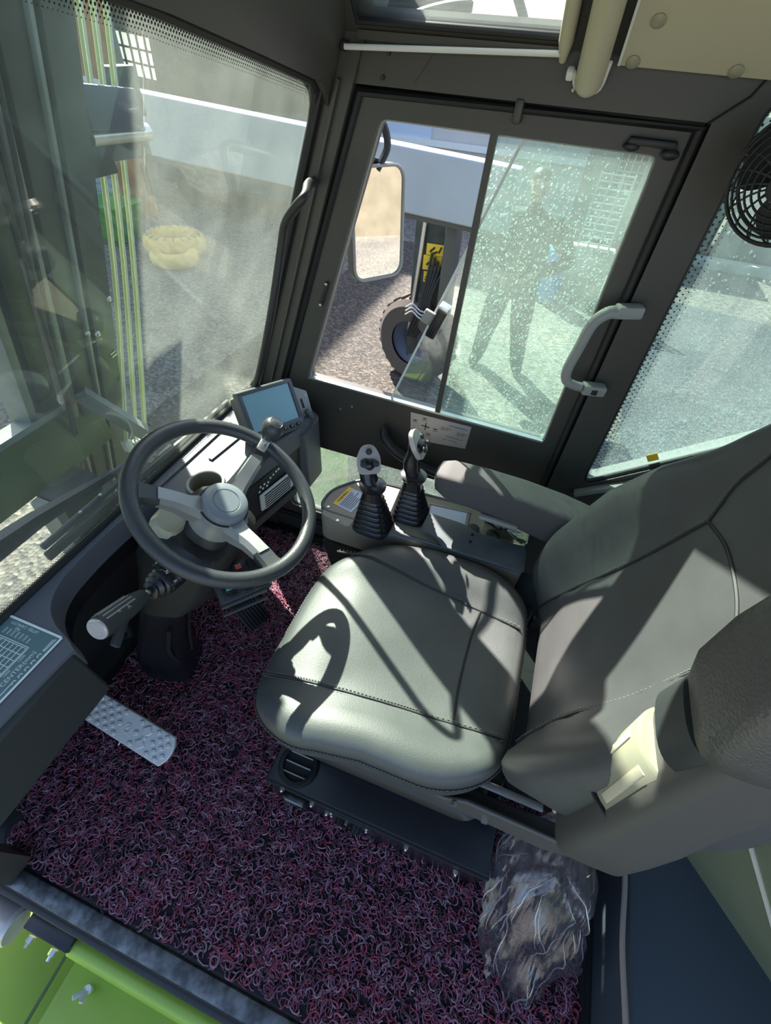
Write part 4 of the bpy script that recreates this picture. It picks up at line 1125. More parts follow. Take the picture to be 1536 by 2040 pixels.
o = b.build('rim_stitches', 'stitch', seat, smooth=0); o['kind'] = 'stuff'

# backrest: leaning plane with side wings
LEAN = rad(14)
BU = V(math.sin(LEAN),0,math.cos(LEAN)); BNv = V(-math.cos(LEAN),0,math.sin(LEAN)); BO = V(0.244,0.528,0.460)
def back_half(t): return np.interp(t, [0,0.06,0.2,0.38,0.50,0.60,0.75,0.85], [0.235,0.262,0.298,0.302,0.284,0.252,0.215,0.17])
def back_d(t, y):
    v = y/back_half(t)
    d = 0.022*smooth01(t/0.05)*(1-0.2*smooth01((t-0.5)/0.2))
    d += 0.072*smooth01((abs(v)-0.46)/0.42)*smooth01((t+0.03)/0.16)*(1-0.75*smooth01((t-0.38)/0.25))
    d += 0.018*math.exp(-((t-0.20)/0.12)**2)
    return d
BT = 0.78
def bp(t, y, lift=0.0): return BO + BU*t + Y3*y + BNv*(back_d(t,y)+lift)
NTb = 128
def back_out(a, n=5.0):
    c, s_ = math.cos(a), math.sin(a)
    t = BT/2+BT/2*math.copysign(abs(c)**(2/n), c)
    return t, back_half(t)*math.copysign(abs(s_)**(2/n), s_)
b = MB(); rs = []
for s_, dd in ((0.02,0),(0.15,0),(0.3,0),(0.45,0),(0.58,0),(0.70,0),(0.80,0),(0.87,-0.001),(0.92,-0.004),(0.96,-0.011),(0.985,-0.022),(1.0,-0.045),(1.0,-0.10),(0.96,-0.125),(0.5,-0.13),(0.02,-0.13)):
    ring = []
    for k in range(NTb):
        t, y = back_out(2*math.pi*k/NTb)
        tt = BT/2+(t-BT/2)*s_; yy = y*s_
        if dd > -0.04: ring.append(bp(tt, yy, dd))
        else: ring.append(BO+BU*tt+Y3*yy+BNv*(dd if dd < -0.06 else back_d(tt,yy)*0.6-0.045))
    rs.append(ring)
b.rings([r[::-1] for r in rs]); b.build('backrest', 'leather2', seat, smooth=80)
def on_back(pts, lift=0.0005):
    c = catmull([V(p[0],p[1],0) for p in pts], 10)
    return [bp(p.x, p.y, lift) for p in c]
B1 = on_back([(0.07,0.165),(0.15,0.155),(0.30,0.135),(0.42,0.118),(0.545,0.102)])
B2 = on_back([(0.075,-0.176),(0.11,-0.163),(0.20,-0.150),(0.36,-0.150),(0.545,-0.140)])
B3 = on_back([(0.545,0.102),(0.565,0.03),(0.565,-0.06),(0.545,-0.140)])
B4 = on_back([(0.545,0.102),(0.60,0.135),(0.66,0.142),(0.74,0.150)])
B5 = on_back([(0.545,-0.140),(0.62,-0.150),(0.74,-0.152)])
b = MB()
for c in (B1,B2,B3,B4,B5): b.tube(c, 0.0030, 6)
b.build('seam', 'seam', seat)
def bstitch(curve, off):
    b = MB()
    for i in range(len(curve)-1):
        a, c = curve[i], curve[i+1]; d = (c-a).normalized(); sd = BNv.cross(d).normalized(); n = max(1, int((c-a).length/0.0062))
        for q in range(n): b.box(a+(c-a)*((q+0.5)/n)+sd*off+BNv*0.0012, (0.0042,0.0012,0.0014), (d,sd,BNv))
    o = b.build('stitches', 'stitch', seat, smooth=0); o['kind'] = 'stuff'
for c in (B1,B2,B4): bstitch(c, 0.006)
# seat pan, recliner hardware, side bracket
b = MB(); b.box((-0.065,0.495,0.440), (0.48,0.44,0.035), None, 0.012); b.build('seat_pan', 'black', seat)
b = MB(); b.prism([(-0.02,0.425),(0.11,0.425),(0.15,0.465),(0.36,0.455),(0.41,0.50),(0.43,0.42),(0.33,0.355),(0.10,0.385)], (0,0.246,0), X3, Z3, 0.010)
b.box((0.22,0.262,0.400), (0.30,0.04,0.012)); bevel(b.build('side_bracket', 'armplastic', seat), 0.004)
b = MB(); b.bar((0.115,0.285,0.455), (0.30,0.285,0.452), 0.016, 0.006, bev=0.002); b.build('recliner_bar', 'steel', seat, label='bright metal recliner bar')
b = MB(); b.bar((0.02,0.262,0.418), (0.13,0.262,0.430), 0.030, 0.020, bev=0.007); b.build('adjust_lever', 'dashdark', seat)
b = MB(); b.bar((-0.04,0.262,0.420), (0.02,0.262,0.420), 0.018, 0.010, bev=0.003); b.build('adjust_lever', 'dashdark', seat)
for p in ((0.20,0.406),(0.13,0.44)):
    b = MB(); b.cyl((p[0],0.236,p[1]), (p[0],0.228,p[1]), 0.007, n=6); b.build('bolt', 'steel', seat)
for k, (x, y) in enumerate(((0.236,0.33),(0.232,0.70))):
    b = MB(); b.box((x,y,0.44), (0.03,0.022,0.10), None, 0.004); b.build('hinge', 'black', seat)
b = MB(); b.bar((0.206,0.28,0.425), (0.206,0.76,0.425), 0.02, 0.03); b.build('cross_tube', 'black', seat)
# suspension skirt between pan and heater box
b = MB(); b.rings([[V(-0.035+x,0.490+y,z) for x, y in rrect(-w,-d,w,d,0.06,6)] for z, w, d in ((0.445,0.205,0.205),(0.415,0.20,0.205),(0.395,0.215,0.215),(0.375,0.235,0.235),(0.345,0.222,0.222),(0.325,0.245,0.245),(0.295,0.232,0.232),(0.275,0.255,0.250),(0.245,0.25,0.245))])
b.build('suspension_bellows', 'black', seat, smooth=60)

# left armrest, folded up, with height dial
AR0 = V(0.335,0.247,0.565)
def arm_sec(z, cx, cy, hx, hy, e=0.42, n=28): return sect((cx,cy,z), hx, hy, X3, Y3, e, n)
b = MB(); b.rings([arm_sec(0.565,0.350,0.252,0.022,0.022,0.8), arm_sec(0.572,0.345,0.250,0.048,0.040,0.6), arm_sec(0.60,0.340,0.246,0.060,0.055), arm_sec(0.70,0.335,0.249,0.060,0.058), arm_sec(0.80,0.330,0.252,0.056,0.060), arm_sec(0.92,0.324,0.258,0.050,0.060), arm_sec(1.03,0.324,0.262,0.046,0.058), arm_sec(1.14,0.330,0.268,0.046,0.058), arm_sec(1.22,0.334,0.272,0.040,0.052), arm_sec(1.245,0.335,0.273,0.020,0.03,0.7)])
arm = b.build('left_armrest', 'armplastic', seat, smooth=60)
b = MB(); b.rings([arm_sec(1.046,0.312,0.262,0.030,0.046,0.6), arm_sec(1.058,0.304,0.260,0.046,0.054), arm_sec(1.09,0.299,0.261,0.050,0.058), arm_sec(1.15,0.299,0.265,0.050,0.058), arm_sec(1.22,0.304,0.270,0.046,0.053), arm_sec(1.25,0.310,0.272,0.030,0.040,0.7), arm_sec(1.257,0.312,0.272,0.012,0.02,0.9)]); b.build('arm_pad', 'armpad', arm, smooth=60)
b = MB(); b.rings([arm_sec(0.974,0.294,0.270,0.024,0.042,0.7), arm_sec(0.986,0.290,0.270,0.031,0.048,0.7), arm_sec(1.045,0.290,0.266,0.031,0.048,0.7)]); b.build('collar', 'dashdark', arm)
b = MB()
R0 = 0.058
for k in range(1): pass
dc = V(0.304,0.257,0.884); dax = V(-0.02,0.09,1.0).normalized()
da = V(-0.93,-0.36,0); da = (da-dax*da.dot(dax)).normalized(); db = dax.cross(da)
prof = []
rs = []
for h in (-0.074,-0.070,0.062,0.068):
    ring = []
    for k in range(25):
        t = rad(-78+156*k/24)
        r = 0.056-(0.004 if h < -0.072 or h > 0.066 else 0)
        ring.append(dc+dax*h+da*(r*math.cos(t)-0.010)+db*(r*math.sin(t)))
    rs.append(ring+[dc+dax*h+db*0.02,dc+dax*h-db*0.02])
b.rings(rs); dial = b.build('height_dial', 'cream', arm, smooth=45, label='cream height-adjusting dial')
for t0 in (-30,14):
    t = rad(t0); n_ = da*math.cos(t)+db*math.sin(t); s_ = dax.cross(n_)
    b = MB(); b.box(dc+n_*0.0560-da*0.010-dax*0.004, (0.108,0.012,0.003), (dax,s_,n_), 0.0014); b.build('dial_flute', 'creamliner', dial)
b = MB()
for h in (-0.077,):
    b.tube([dc+dax*h+da*(0.057*math.cos(t)-0.010)+db*(0.057*math.sin(t)) for t in np.linspace(rad(-80),rad(80),20)], 0.0035, 6)
b.build('dial_groove', 'rubber', arm)
b = MB(); b.box((0.285,0.276,0.600), (0.010,0.050,0.050), None, 0.003); ec = b.build('end_clip', 'creamliner', arm)
b = MB(); b.box((0.2795,0.258,0.585), (0.002,0.006,0.010)); b.box((0.2795,0.292,0.615), (0.002,0.006,0.010)); b.build('clip_slot', 'ink', ec)
# right armrest, lowered
def rsec(x, cy, cz, hy, hz): return sect((x,cy,cz), hy, hz, Y3, Z3, 0.36, 28)
b = MB(); b.rings([rsec(-0.128,0.878,0.712,0.016,0.014), rsec(-0.120,0.879,0.710,0.034,0.028), rsec(-0.09,0.882,0.703,0.045,0.038), rsec(0.0,0.886,0.695,0.048,0.044), rsec(0.10,0.886,0.683,0.049,0.052), rsec(0.20,0.880,0.672,0.050,0.056), rsec(0.30,0.870,0.660,0.048,0.056), rsec(0.36,0.860,0.650,0.042,0.050)])
b.build('right_armrest', 'armfoam', seat, smooth=60)
b = MB(); b.box((0.062,0.833,0.650), (0.105,0.016,0.016), (V(1,0.05,-0.08),Y3,Z3), 0.006); b.build('armrest_trim', 'greyplastic', seat)
b = MB(); b.box((0.33,0.845,0.56), (0.05,0.03,0.20), None, 0.006); b.build('armrest_pivot', 'black', seat)

# ------------------------------------------------------------------ heater box under the seat
hx = thing('heater_box', 'black steel heater box under the seat with round air outlets and bolts', 'heater', (-0.02,0.50,0.0))
b = MB(); b.box((-0.018,0.43,0.112), (0.568,0.52,0.206), None, 0.003)
b.build('box', 'blackgloss', hx)
b = MB(); b.box((-0.018,0.169,0.196), (0.572,0.006,0.030)); b.build('folded_edge', 'black', hx)
def outlet(c, n, r):
    n = Vector(n).normalized()
    b = MB(); b.lathe([(r*1.08,0),(r*1.10,0.006),(r*1.02,0.013),(r*0.84,0.013),(r*0.78,0.004),(r*0.78,-0.002)], c, n, 32, cap=False); ob = b.build('air_outlet', 'bellows', hx)
    a = n.orthogonal().normalized(); a = (X3-n*n.x).normalized() if abs(n.x) < 0.9 else a; q = n.cross(a)
    b = MB(); b.lathe([(r*0.80,0.0),(0,0.0)], Vector(c)+n*0.0012, n, 28, cap=False); b.build('dark_throat', 'ink', ob)
    for k in (-1, 0, 1):
        w = math.sqrt(max(0.05, 1-(k*0.45)**2))*r*1.5
        b = MB(); b.box(Vector(c)+n*0.006+q*(k*r*0.5), (w,0.0028,0.010), (a,q,n), 0.001); b.build('louvre', 'greyplastic', ob)
outlet((-0.238,0.222,0.216), (0,-0.05,1), 0.046)
outlet((-0.232,0.168,0.115), (0,-1,0), 0.040)
for x, z in ((-0.175,0.178),(-0.135,0.150),(0.075,0.168),(0.205,0.130),(-0.255,0.20)):
    b = MB(); b.cyl((x,0.168,z), (x,0.160,z), 0.0065, n=6); b.ball((x,0.159,z), 0.004, 8, 6); b.build('bolt', 'steel', hx)
b = MB(); b.box((-0.075,0.166,0.148), (0.120,0.004,0.055), None, 0.001); sp_ = b.build('switch_plate', 'black', hx)
for x, z in ((-0.123,0.168),(-0.123,0.128),(-0.028,0.168),(-0.028,0.130)):
    b = MB(); b.ball((x,0.163,z), 0.0035, 8, 6); b.build('screw', 'plate', sp_)
b = MB(); b.cyl((-0.055,0.165,0.145), (-0.055,0.148,0.145), 0.015, 0.013, n=18); b.build('rotary_knob', 'bellows', sp_)
b = MB(); b.cyl((-0.098,0.165,0.142), (-0.098,0.150,0.142), 0.012, 0.011, n=18); b.build('rotary_knob', 'bellows', sp_)
b = MB(); b.cyl((-0.080,0.165,0.160), (-0.080,0.155,0.164), 0.0035, n=8); b.build('toggle', 'steel', sp_)
b = MB(); b.box((0.20,0.300,0.217), (0.030,0.012,0.003)); b.build('tab', 'black', hx)

# ------------------------------------------------------------------ clear plastic bag beside the heater box
bg = thing('plastic_bag', 'crumpled clear plastic bag standing behind the heater box', 'bag', (0.37,0.13,0.0))
def bag_surface(sc_, seed, zs):
    r = random.Random(seed); ph = [r.uniform(0,6.28) for _ in range(12)]
    rs = []
    nz = 34; nu = 64
    for i in range(nz):
        q = i/(nz-1)
        z = 0.006+0.30*q
        cx_ = 0.394+0.0*q; cy_ = 0.10+0.17*q
        a = (0.070+0.045*math.sin(math.pi*min(1,q*1.1))**0.8*1.0)*sc_; bb = (0.105-0.025*q)*sc_
        if q > 0.85: a *= 1-0.8*(q-0.85)/0.15
        ring = []
        for k in range(nu):
            t = 2*math.pi*k/nu
            w = 1+0.07*math.sin(5*t+ph[0]+7*q)+0.05*math.sin(9*t+ph[1]-11*q)+0.035*math.sin(17*t+ph[2]+23*q)+0.04*math.sin(3*t+ph[3]+15*q)
            f = abs(math.sin(6*t+ph[4]+9*q))*0.05
            jx = r.gauss(0,0.0004); jy = r.gauss(0,0.0004); jz = r.gauss(0,0.0004) if 0 < i < nz-1 else 0
            ring.append((jx+cx_+a*w*(1-f)*math.copysign(abs(math.cos(t))**0.7, math.cos(t)), jy+cy_+bb*w*(1-f)*math.copysign(abs(math.sin(t))**0.7, math.sin(t)), z+jz))
        rs.append(ring)
    return rs
b = MB(); b.rings(bag_surface(1.0, 3, 0)); b.build('film', 'poly', bg, smooth=45)
b = MB(); b.rings(bag_surface(0.80, 9, 0)); b.build('inner_fold', 'poly', bg, smooth=45)
b = MB()
rr_ = random.Random(5)
R_bag = bag_surface(1.012, 3, 0)
for k in range(64):
    u = rr_.uniform(0, 63); i0 = rr_.randint(0, 22); n_ = rr_.randint(5, 16); du = rr_.uniform(-0.5, 0.5)
    pts = []
    for q in range(i0, min(32, i0+n_)):
        f_ = u-math.floor(u); pts.append(Vector(R_bag[q][int(u) % 64])*(1-f_)+Vector(R_bag[q][(int(u)+1) % 64])*f_); u += du*0.6 + rr_.uniform(-0.12, 0.12)
    if len(pts) > 2: b.tube(pts, [0.0004, rr_.uniform(0.0008,0.0022), 0.0004], 4, spline=2)
o = b.build('creases', 'crease', bg); o['kind'] = 'stuff'

# ------------------------------------------------------------------ rear platform, rear corner panel, cable
b = MB(); b.box((0.79,0.44,0.10), (0.43,1.27,0.20), None, 0.012, 3)
b.build('trim_7', 'platform', kind='structure')
b = MB(); b.prism([(-0.05,0.0),(0.75,0.0),(0.75,0.75),(0.10,0.75)], (0.70,0.42,0.18), V(0.67,-0.74,0), Z3, 0.02)
b.prism([(-0.05,0.330),(-0.05,0.318),(0.20,0.120),(0.20,0.130)], (0.70,0.42,0.18), V(0.67,-0.74,0), Z3, 0.024, mi=1)
b.build('trim_8', ['olive','curb'], kind='structure')
tag(MB().tube([(0.568,0.62,0.208),(0.562,0.40,0.206),(0.566,0.28,0.207),(0.560,0.16,0.206),(0.566,0.02,0.207),(0.563,-0.12,0.206)], 0.006, 8, spline=6).build('cable', 'cable'), 'thin brown cable running along the edge of the slate rear platform', 'cable')

# ------------------------------------------------------------------ floor mat of vinyl coils
mt = thing('floor_mat', 'plum and black coiled vinyl mat covering the cab floor', 'mat', (-0.3,0.4,0))
mat_poly = [(-0.97,-0.10),(-0.90,-0.185),(0.56,-0.190),(0.56,0.16),(0.30,0.45),(0.30,1.05),(-0.97,1.05)]
b = MB(); b.prism(mat_poly, (0,0,0.0), X3, Y3, 0.006); b.build('backing', 'matbase', mt)
def coil_mat():
    n = 17000
    xs = RNG.uniform(-0.955, 0.545, n*2); ys = RNG.uniform(-0.180, 1.03, n*2)
    keep = ~((xs > -0.29) & (xs < 0.24) & (ys > 0.19)) & ~((xs > 0.24) & (ys > 0.40)) & ~((xs < -0.90) & (ys < -0.10))
    xs, ys = xs[keep][:n], ys[keep][:n]; n = len(xs)
    K = 6; S = 4
    th = RNG.uniform(0, 2*np.pi, n); span = RNG.uniform(2.0, 4.4, n)*np.sign(RNG.uniform(-1,1,n)); r = RNG.uniform(0.0055, 0.0115, n)
    z0 = RNG.uniform(0.006, 0.012, n); dz = RNG.uniform(-0.002, 0.005, n); rt = RNG.uniform(0.0014, 0.0020, n)
    q = np.linspace(-0.5, 0.5, K)
    a = th[:,None]+span[:,None]*q[None]
    st_ = RNG.uniform(0.8, 2.0, n)[:,None]
    px = r[:,None]*np.cos(a); py = r[:,None]*np.sin(a)*st_
    ro = RNG.uniform(0, np.pi, n)[:,None]
    P = np.stack([xs[:,None]+px*np.cos(ro)-py*np.sin(ro), ys[:,None]+px*np.sin(ro)+py*np.cos(ro), z0[:,None]+dz[:,None]*np.cos(2*np.pi*q)[None]+0.002], -1)
    T = np.gradient(P, axis=1); T /= np.linalg.norm(T, axis=2, keepdims=True)
    N = np.cross(T, np.array([0,0,1.0])); N /= np.linalg.norm(N, axis=2, keepdims=True); B = np.cross(N, T)
    ang = 2*np.pi*np.arange(S)/S
    Vv = P[:,:,None,:]+rt[:,None,None,None]*(N[:,:,None,:]*np.cos(ang)[None,None,:,None]+B[:,:,None,:]*np.sin(ang)[None,None,:,None])
    verts = Vv.reshape(-1, 3)
    base = (np.arange(n)*K*S)[:,None,None]
    i = np.arange(K-1)[None,:,None]; j = np.arange(S)[None,None,:]; j2 = (j+1) % S
    F = np.stack([base+i*S+j, base+i*S+j2, base+(i+1)*S+j2, base+(i+1)*S+j], -1).reshape(-1, 4)
    me = bpy.data.meshes.new('coils')
    me.vertices.add(len(verts)); me.vertices.foreach_set('co', verts.astype(np.float32).ravel())
    me.loops.add(F.size); me.loops.foreach_set('vertex_index', F.astype(np.int32).ravel())
    me.polygons.add(len(F)); me.polygons.foreach_set('loop_start', np.arange(0, F.size, 4, dtype=np.int32))
    for k in range(4): me.materials.append(M['coil%d' % k])
    mi = RNG.choice(4, n, p=[0.22,0.42,0.14,0.22])
    me.polygons.foreach_set('material_index', np.repeat(mi, (K-1)*S).astype(np.int32))
    me.polygons.foreach_set('use_smooth', np.ones(len(F), dtype=bool))
    me.update(calc_edges=True); me.validate()
    o = link('coils', me, mt); o['kind'] = 'stuff'
coil_mat()
tag(MB().tube([(-0.372,0.585,0.020),(-0.366,0.600,0.026),(-0.372,0.612,0.022)], [0.006,0.011,0.005], 7, spline=2).build('paper_scrap', 'whiteplastic'), 'small scrap of clear wrapping on the mat beside the seat front', 'scrap')

# ------------------------------------------------------------------ green step and hinge outside the door sill
sp = thing('side_step', 'lime green step housing below the door sill with wing nut and black hinge', 'step', (-0.2,-0.6,GZ))
b = MB(); b.box((-0.05,-0.62,-0.61), (1.14,0.66,0.98), None, 0.012); b.build('housing', 'green', sp)
b = MB(); b.rings([[V(x,-0.277+0.026*math.cos(t),-0.098+0.030*math.sin(t)) for t in np.linspace(0,2*math.pi,14,endpoint=False)] for x in (-0.632,-0.62,0.50,0.52)]); b.build('rolled_lip', 'green', sp)
b = MB(); b.box((-0.90,-0.66,-0.68), (0.50,0.70,0.84), (V(0.98,0.0,-0.18),Y3,V(0.18,0,0.98)), 0.01); b.build('front_panel', 'green', sp)
b = MB(); b.bar((-0.645,-0.30,-0.118), (-0.63,-0.95,-0.118), 0.006, 0.006); b.build('panel_joint', 'greendark', sp)
b = MB(); b.box((-0.690,-0.272,-0.075), (0.135,0.040,0.040), None, 0.004); hg = b.build('hinge_block', 'blackgloss', sp)
for x in (-0.735,-0.665):
    b = MB(); b.cyl((x,-0.300,-0.085), (x,-0.312,-0.085), 0.010, n=6); b.cyl((x,-0.312,-0.085), (x,-0.322,-0.085), 0.005, n=8); b.build('bolt', 'steel', hg)
b = MB(); b.lathe([(0.040,0.0),(0.044,0.01),(0.044,0.11),(0.036,0.12),(0.0,0.12)], (-0.90,-0.300,-0.075), V(1,0,0), 24); b.build('work_lamp', 'plate', sp, label='silver round work lamp')
wn_ = V(-0.545,-0.330,-0.112)
b = MB(); b.cyl(wn_, wn_+V(0,0,0.014), 0.009, n=12)
for s_ in (-1,1): b.bar(wn_+V(0,0,0.010), wn_+V(0.012*s_-0.006,-0.020,0.026), 0.010, 0.004, bev=0.0015)
b.build('wing_nut', 'alu', sp)

# ------------------------------------------------------------------ front of our own machine: mast, hoses, wiper, fender
def xm(z): return -1.72+0.34*(z-0.16)
ms = thing('lift_mast', 'dark steel lift mast standing in front of the windscreen', 'mast', (-1.9,0.9,-1.1))
def rail(y0, y1, d, m, name, z0=-0.95, z1=1.56, dx=0.0):
    b = MB(); b.bar((xm(z0)+dx,(y0+y1)/2,z0), (xm(z1)+dx,(y0+y1)/2,z1), d, y1-y0, Y3)
    return b.build(name, m, ms)
def rail2(y0, y1, dep, m, name, z0=-0.95, z1=1.56, dx=0.0):
    b = MB(); ax = (V(0.34,0,1).normalized(), Y3, V(1,0,-0.34).normalized())
    c = (V(xm(z0)+dx,(y0+y1)/2,z0)+V(xm(z1)+dx,(y0+y1)/2,z1))/2
    b.box(c, ((z1-z0)*1.056, y1-y0, dep), ax, 0.004)
    return b.build(name, m, ms)
rail2(1.08,1.17,0.20,'mast','outer_rail',z1=1.64); rail2(0.985,1.08,0.16,'mast','inner_rail',z1=2.7)
rail2(0.15,0.99,0.05,'mast','mast_plate',z0=0.98,z1=2.7,dx=-0.06)  # plate added to shade the windscreen's left part; only its lower end is seen
rail2(0.955,0.975,0.03,'mastlight','chain',dx=0.06); rail2(1.055,1.068,0.02,'mastlight','guide_strip',dx=0.09)
rail2(0.86,0.93,0.12,'mast','lift_cylinder',z1=2.7,dx=-0.02)
rail2(-0.32,-0.12,0.20,'mast','outer_rail',z1=1.5); rail2(-0.12,-0.02,0.16,'mast','inner_rail',z1=2.7)
rail2(0.80,0.83,0.10,'mastlight','inner_edge',z0=0.35,z1=1.0)
b = MB()
for k in range(4): b.tube([(xm(z)+0.10,0.90+0.012*k+0.015*math.sin(3*z+k),z) for z in np.linspace(-0.3,1.55,14)], 0.006, 6)
b.build('mast_hose', 'rubber', ms).__setitem__('kind','stuff')
b = MB(); b.box((-1.60,0.78,0.36), (0.10,0.55,0.22), (V(1,0,0.2),Y3,V(-0.2,0,1)), 0.01); b.build('cross_plate', 'greendark', ms)
b = MB(); b.box((-1.585,0.78,0.478), (0.10,0.55,0.02), (V(1,0,0.2),Y3,V(-0.2,0,1))); b.build('cross_plate_edge', 'mastlight', ms)
b = MB(); b.box((-1.46,0.705,-0.35), (0.10,0.17,1.4), (V(1,0,-0.1),Y3,V(0.1,0,1)), 0.008); b.build('lower_column', 'mast', ms)
b = MB(); b.box((-1.44,0.600,-0.35), (0.10,0.03,1.4), (V(1,0,-0.1),Y3,V(0.1,0,1))); b.build('column_edge', 'mastlight', ms)
b = MB(); b.box((-1.43,1.425,1.285), (0.10,0.24,0.105), (V(1,0.1,0),V(-0.1,1,-0.1),Z3), 0.006); b.build('bracket', 'navy', ms, label='dark blue bracket')
b = MB(); b.cyl((-1.42,1.33,1.225), (-1.42,1.58,1.215), 0.024, n=20); b.build('roller_pin', 'steel', ms)
b = MB(); b.box((-1.46,1.46,1.180), (0.08,0.26,0.05), (V(1,0.1,0),V(-0.1,1,-0.06),Z3), 0.006); b.build('roller_bracket', 'mast', ms)
b = MB(); b.box((-1.55,1.66,1.30), (0.05,0.12,0.13), None, 0.004); b.build('end_plate', 'mast', ms)
b = MB(); b.box((-1.44,1.345,1.19), (0.06,0.10,0.12), None, 0.004); b.build('bracket_foot', 'mast', ms)
b = MB(); b.bar((-1.40,1.09,0.30), (-1.50,0.98,0.52), 0.05, 0.05); b.build('brace', 'mastlight', ms)
for k in range(11):
    b = MB(); b.bar((xm(0.62)+0.105,1.135-0.002*k,0.60+0.012*k), (xm(0.62)+0.105,1.160-0.001*k,0.603+0.012*k), 0.003, 0.004); b.build('spring_coil', 'steel', ms)
for (y, z, r) in ((1.16,0.82,0.010),(1.09,0.72,0.012),(1.05,0.74,0.010)):
    b = MB(); b.ball((xm(z)+0.105,y,z), r, 10, 8); b.build('bolt', 'steel', ms)
for k in range(3):
    yt = 1.530+0.052*k; yb = 1.065+0.046*k
    h = thing('mast_hose', ('leftmost','middle','rightmost')[k]+' of the three pale lime hose pairs running down beside the mast', 'hose', (-1.5,yb,0.2), group='mast hose pairs')
    for d in (-0.006, 0.008):
        b = MB(); b.tube([(-1.5,yt+0.03+d,1.60),(-1.5,yt+d,1.5),(-1.5,(yt+yb)/2+0.03+d,0.86),(-1.5,yb+d,0.235-0.03*k)], 0.0052, 8, spline=6)
        b.build('hose', 'hose' if d < 0 else 'hosew', h)
    b = MB(); b.box((-1.5,yb,0.215-0.03*k), (0.03,0.034,0.05), None, 0.004); b.build('anchor', 'whiteplastic', h)
wp_ = thing('windscreen_wiper', 'dark wiper arm and blade lying along the bottom of the windscreen', 'wiper', (-0.9,0.4,0.6))
b = MB(); b.rings([[V(-1.09,0.16,0.585)+V(dx,0,dz) for dx, dz in ((-0.02,-0.032),(0.02,-0.032),(0.02,0.036),(-0.02,0.036))],[V(-1.06,0.42,0.590)+V(dx,0,dz) for dx, dz in ((-0.014,-0.018),(0.014,-0.018),(0.014,0.020),(-0.014,0.020))],[V(-0.99,0.63,0.61)+V(dx,0,dz) for dx, dz in ((-0.008,-0.008),(0.008,-0.008),(0.008,0.008),(-0.008,0.008))]]); b.build('arm', 'platform', wp_)
b = MB(); b.tube([(-0.99,0.62,0.612),(-0.93,0.70,0.650),(-0.88,0.80,0.675)], 0.007, 8, spline=4); b.build('arm_rod', 'monitor', wp_)
b = MB(); b.box((-0.868,0.72,0.655), (0.02,0.05,0.02), None, 0.004); b.build('joint', 'plate', wp_)
b = MB(); b.bar((-0.835,0.305,0.692), (-0.835,0.98,0.672), 0.012, 0.022, bev=0.003); b.build('blade', 'black', wp_)
b = MB(); b.bar((-0.850,0.315,0.705), (-0.850,0.60,0.705), 0.012, 0.014, bev=0.003); b.build('blade_holder', 'platform', wp_)
for y in (0.42,0.48):
    b = MB(); b.ball((-0.845,y,0.716), 0.004, 8, 6); b.build('rivet', 'steel', wp_)
fd = MB(); fd.box((-1.03,1.47,-0.10), (0.62,0.46,0.62), None, 0.06, 4)
tag(fd.build('front_fender', 'green'), 'lime green front fender seen through the low wet pane', 'fender')
ff = MB(); ff.box((-1.30,0.98,-0.45), (0.30,0.36,0.90), (V(1,0,0.1),Y3,V(-0.1,0,1)), 0.04, 3)
tag(ff.build('chassis_nose', 'greendark'), 'olive green chassis nose at the foot of the mast', 'chassis')

# outside mirror
mr = thing('outside_mirror', 'tall rounded rear-view mirror outside the open side window', 'mirror', (-0.505,1.40,1.10))
mc_ = V(-0.508,1.405,1.108); mn = V(0.80,-0.59,0.088).normalized(); mx_ = V(0.58,0.80,0.0); mx_ = (mx_-mn*mx_.dot(mn)).normalized(); my_ = mn.cross(mx_)
mx_, my_ = mx_, my_
outl = rrect(-0.085,-0.138,0.085,0.138,0.035,5)
b = MB(); b.prism([(x*1.06,y*1.04) for x, y in outl], mc_-mn*0.034, mx_, my_, 0.030); bevel(b.build('housing', 'monitor', mr), 0.010, 3)
b = MB(); b.prism(outl, mc_-mn*0.004, mx_, my_, 0.002); b.build('mirror_glass', 'mirror', mr)
b = MB(); b.tube([mc_+mn*0.0+mx_*c[0]*1.01+my_*c[1]*1.01 for c in outl], 0.0045, 6, loop=True); b.build('rim', 'greyplastic', mr)
b = MB(); b.tube([mc_-mn*0.02+V(0,0,0.13), V(-0.505,1.44,1.29), V(-0.53,1.42,1.345), V(-0.57,1.30,1.35), V(-0.60,1.17,1.31)], 0.010, 8, spline=5); b.build('arm', 'black', mr)
b = MB(); b.tube([V(-0.52,1.44,1.25), V(-0.57,1.34,1.27), V(-0.61,1.17,1.24)], 0.008, 8, spline=4); b.build('lower_arm', 'black', mr)
gb = MB(); gb.tube([(-0.545,1.085,1.262),(-0.520,1.00,1.272),(-0.494,0.935,1.268),(-0.513,0.925,1.247),(-0.541,0.930,1.215),(-0.556,0.930,1.170),(-0.580,0.917,1.070),(-0.612,0.905,0.957),(-0.650,0.900,0.850),(-0.700,0.900,0.745),(-0.715,0.905,0.690)], 0.0095, 10, spline=5)
tag(gb.build('hand_rail', 'black'), 'black bent hand rail standing inside the right end of the windscreen', 'rail')

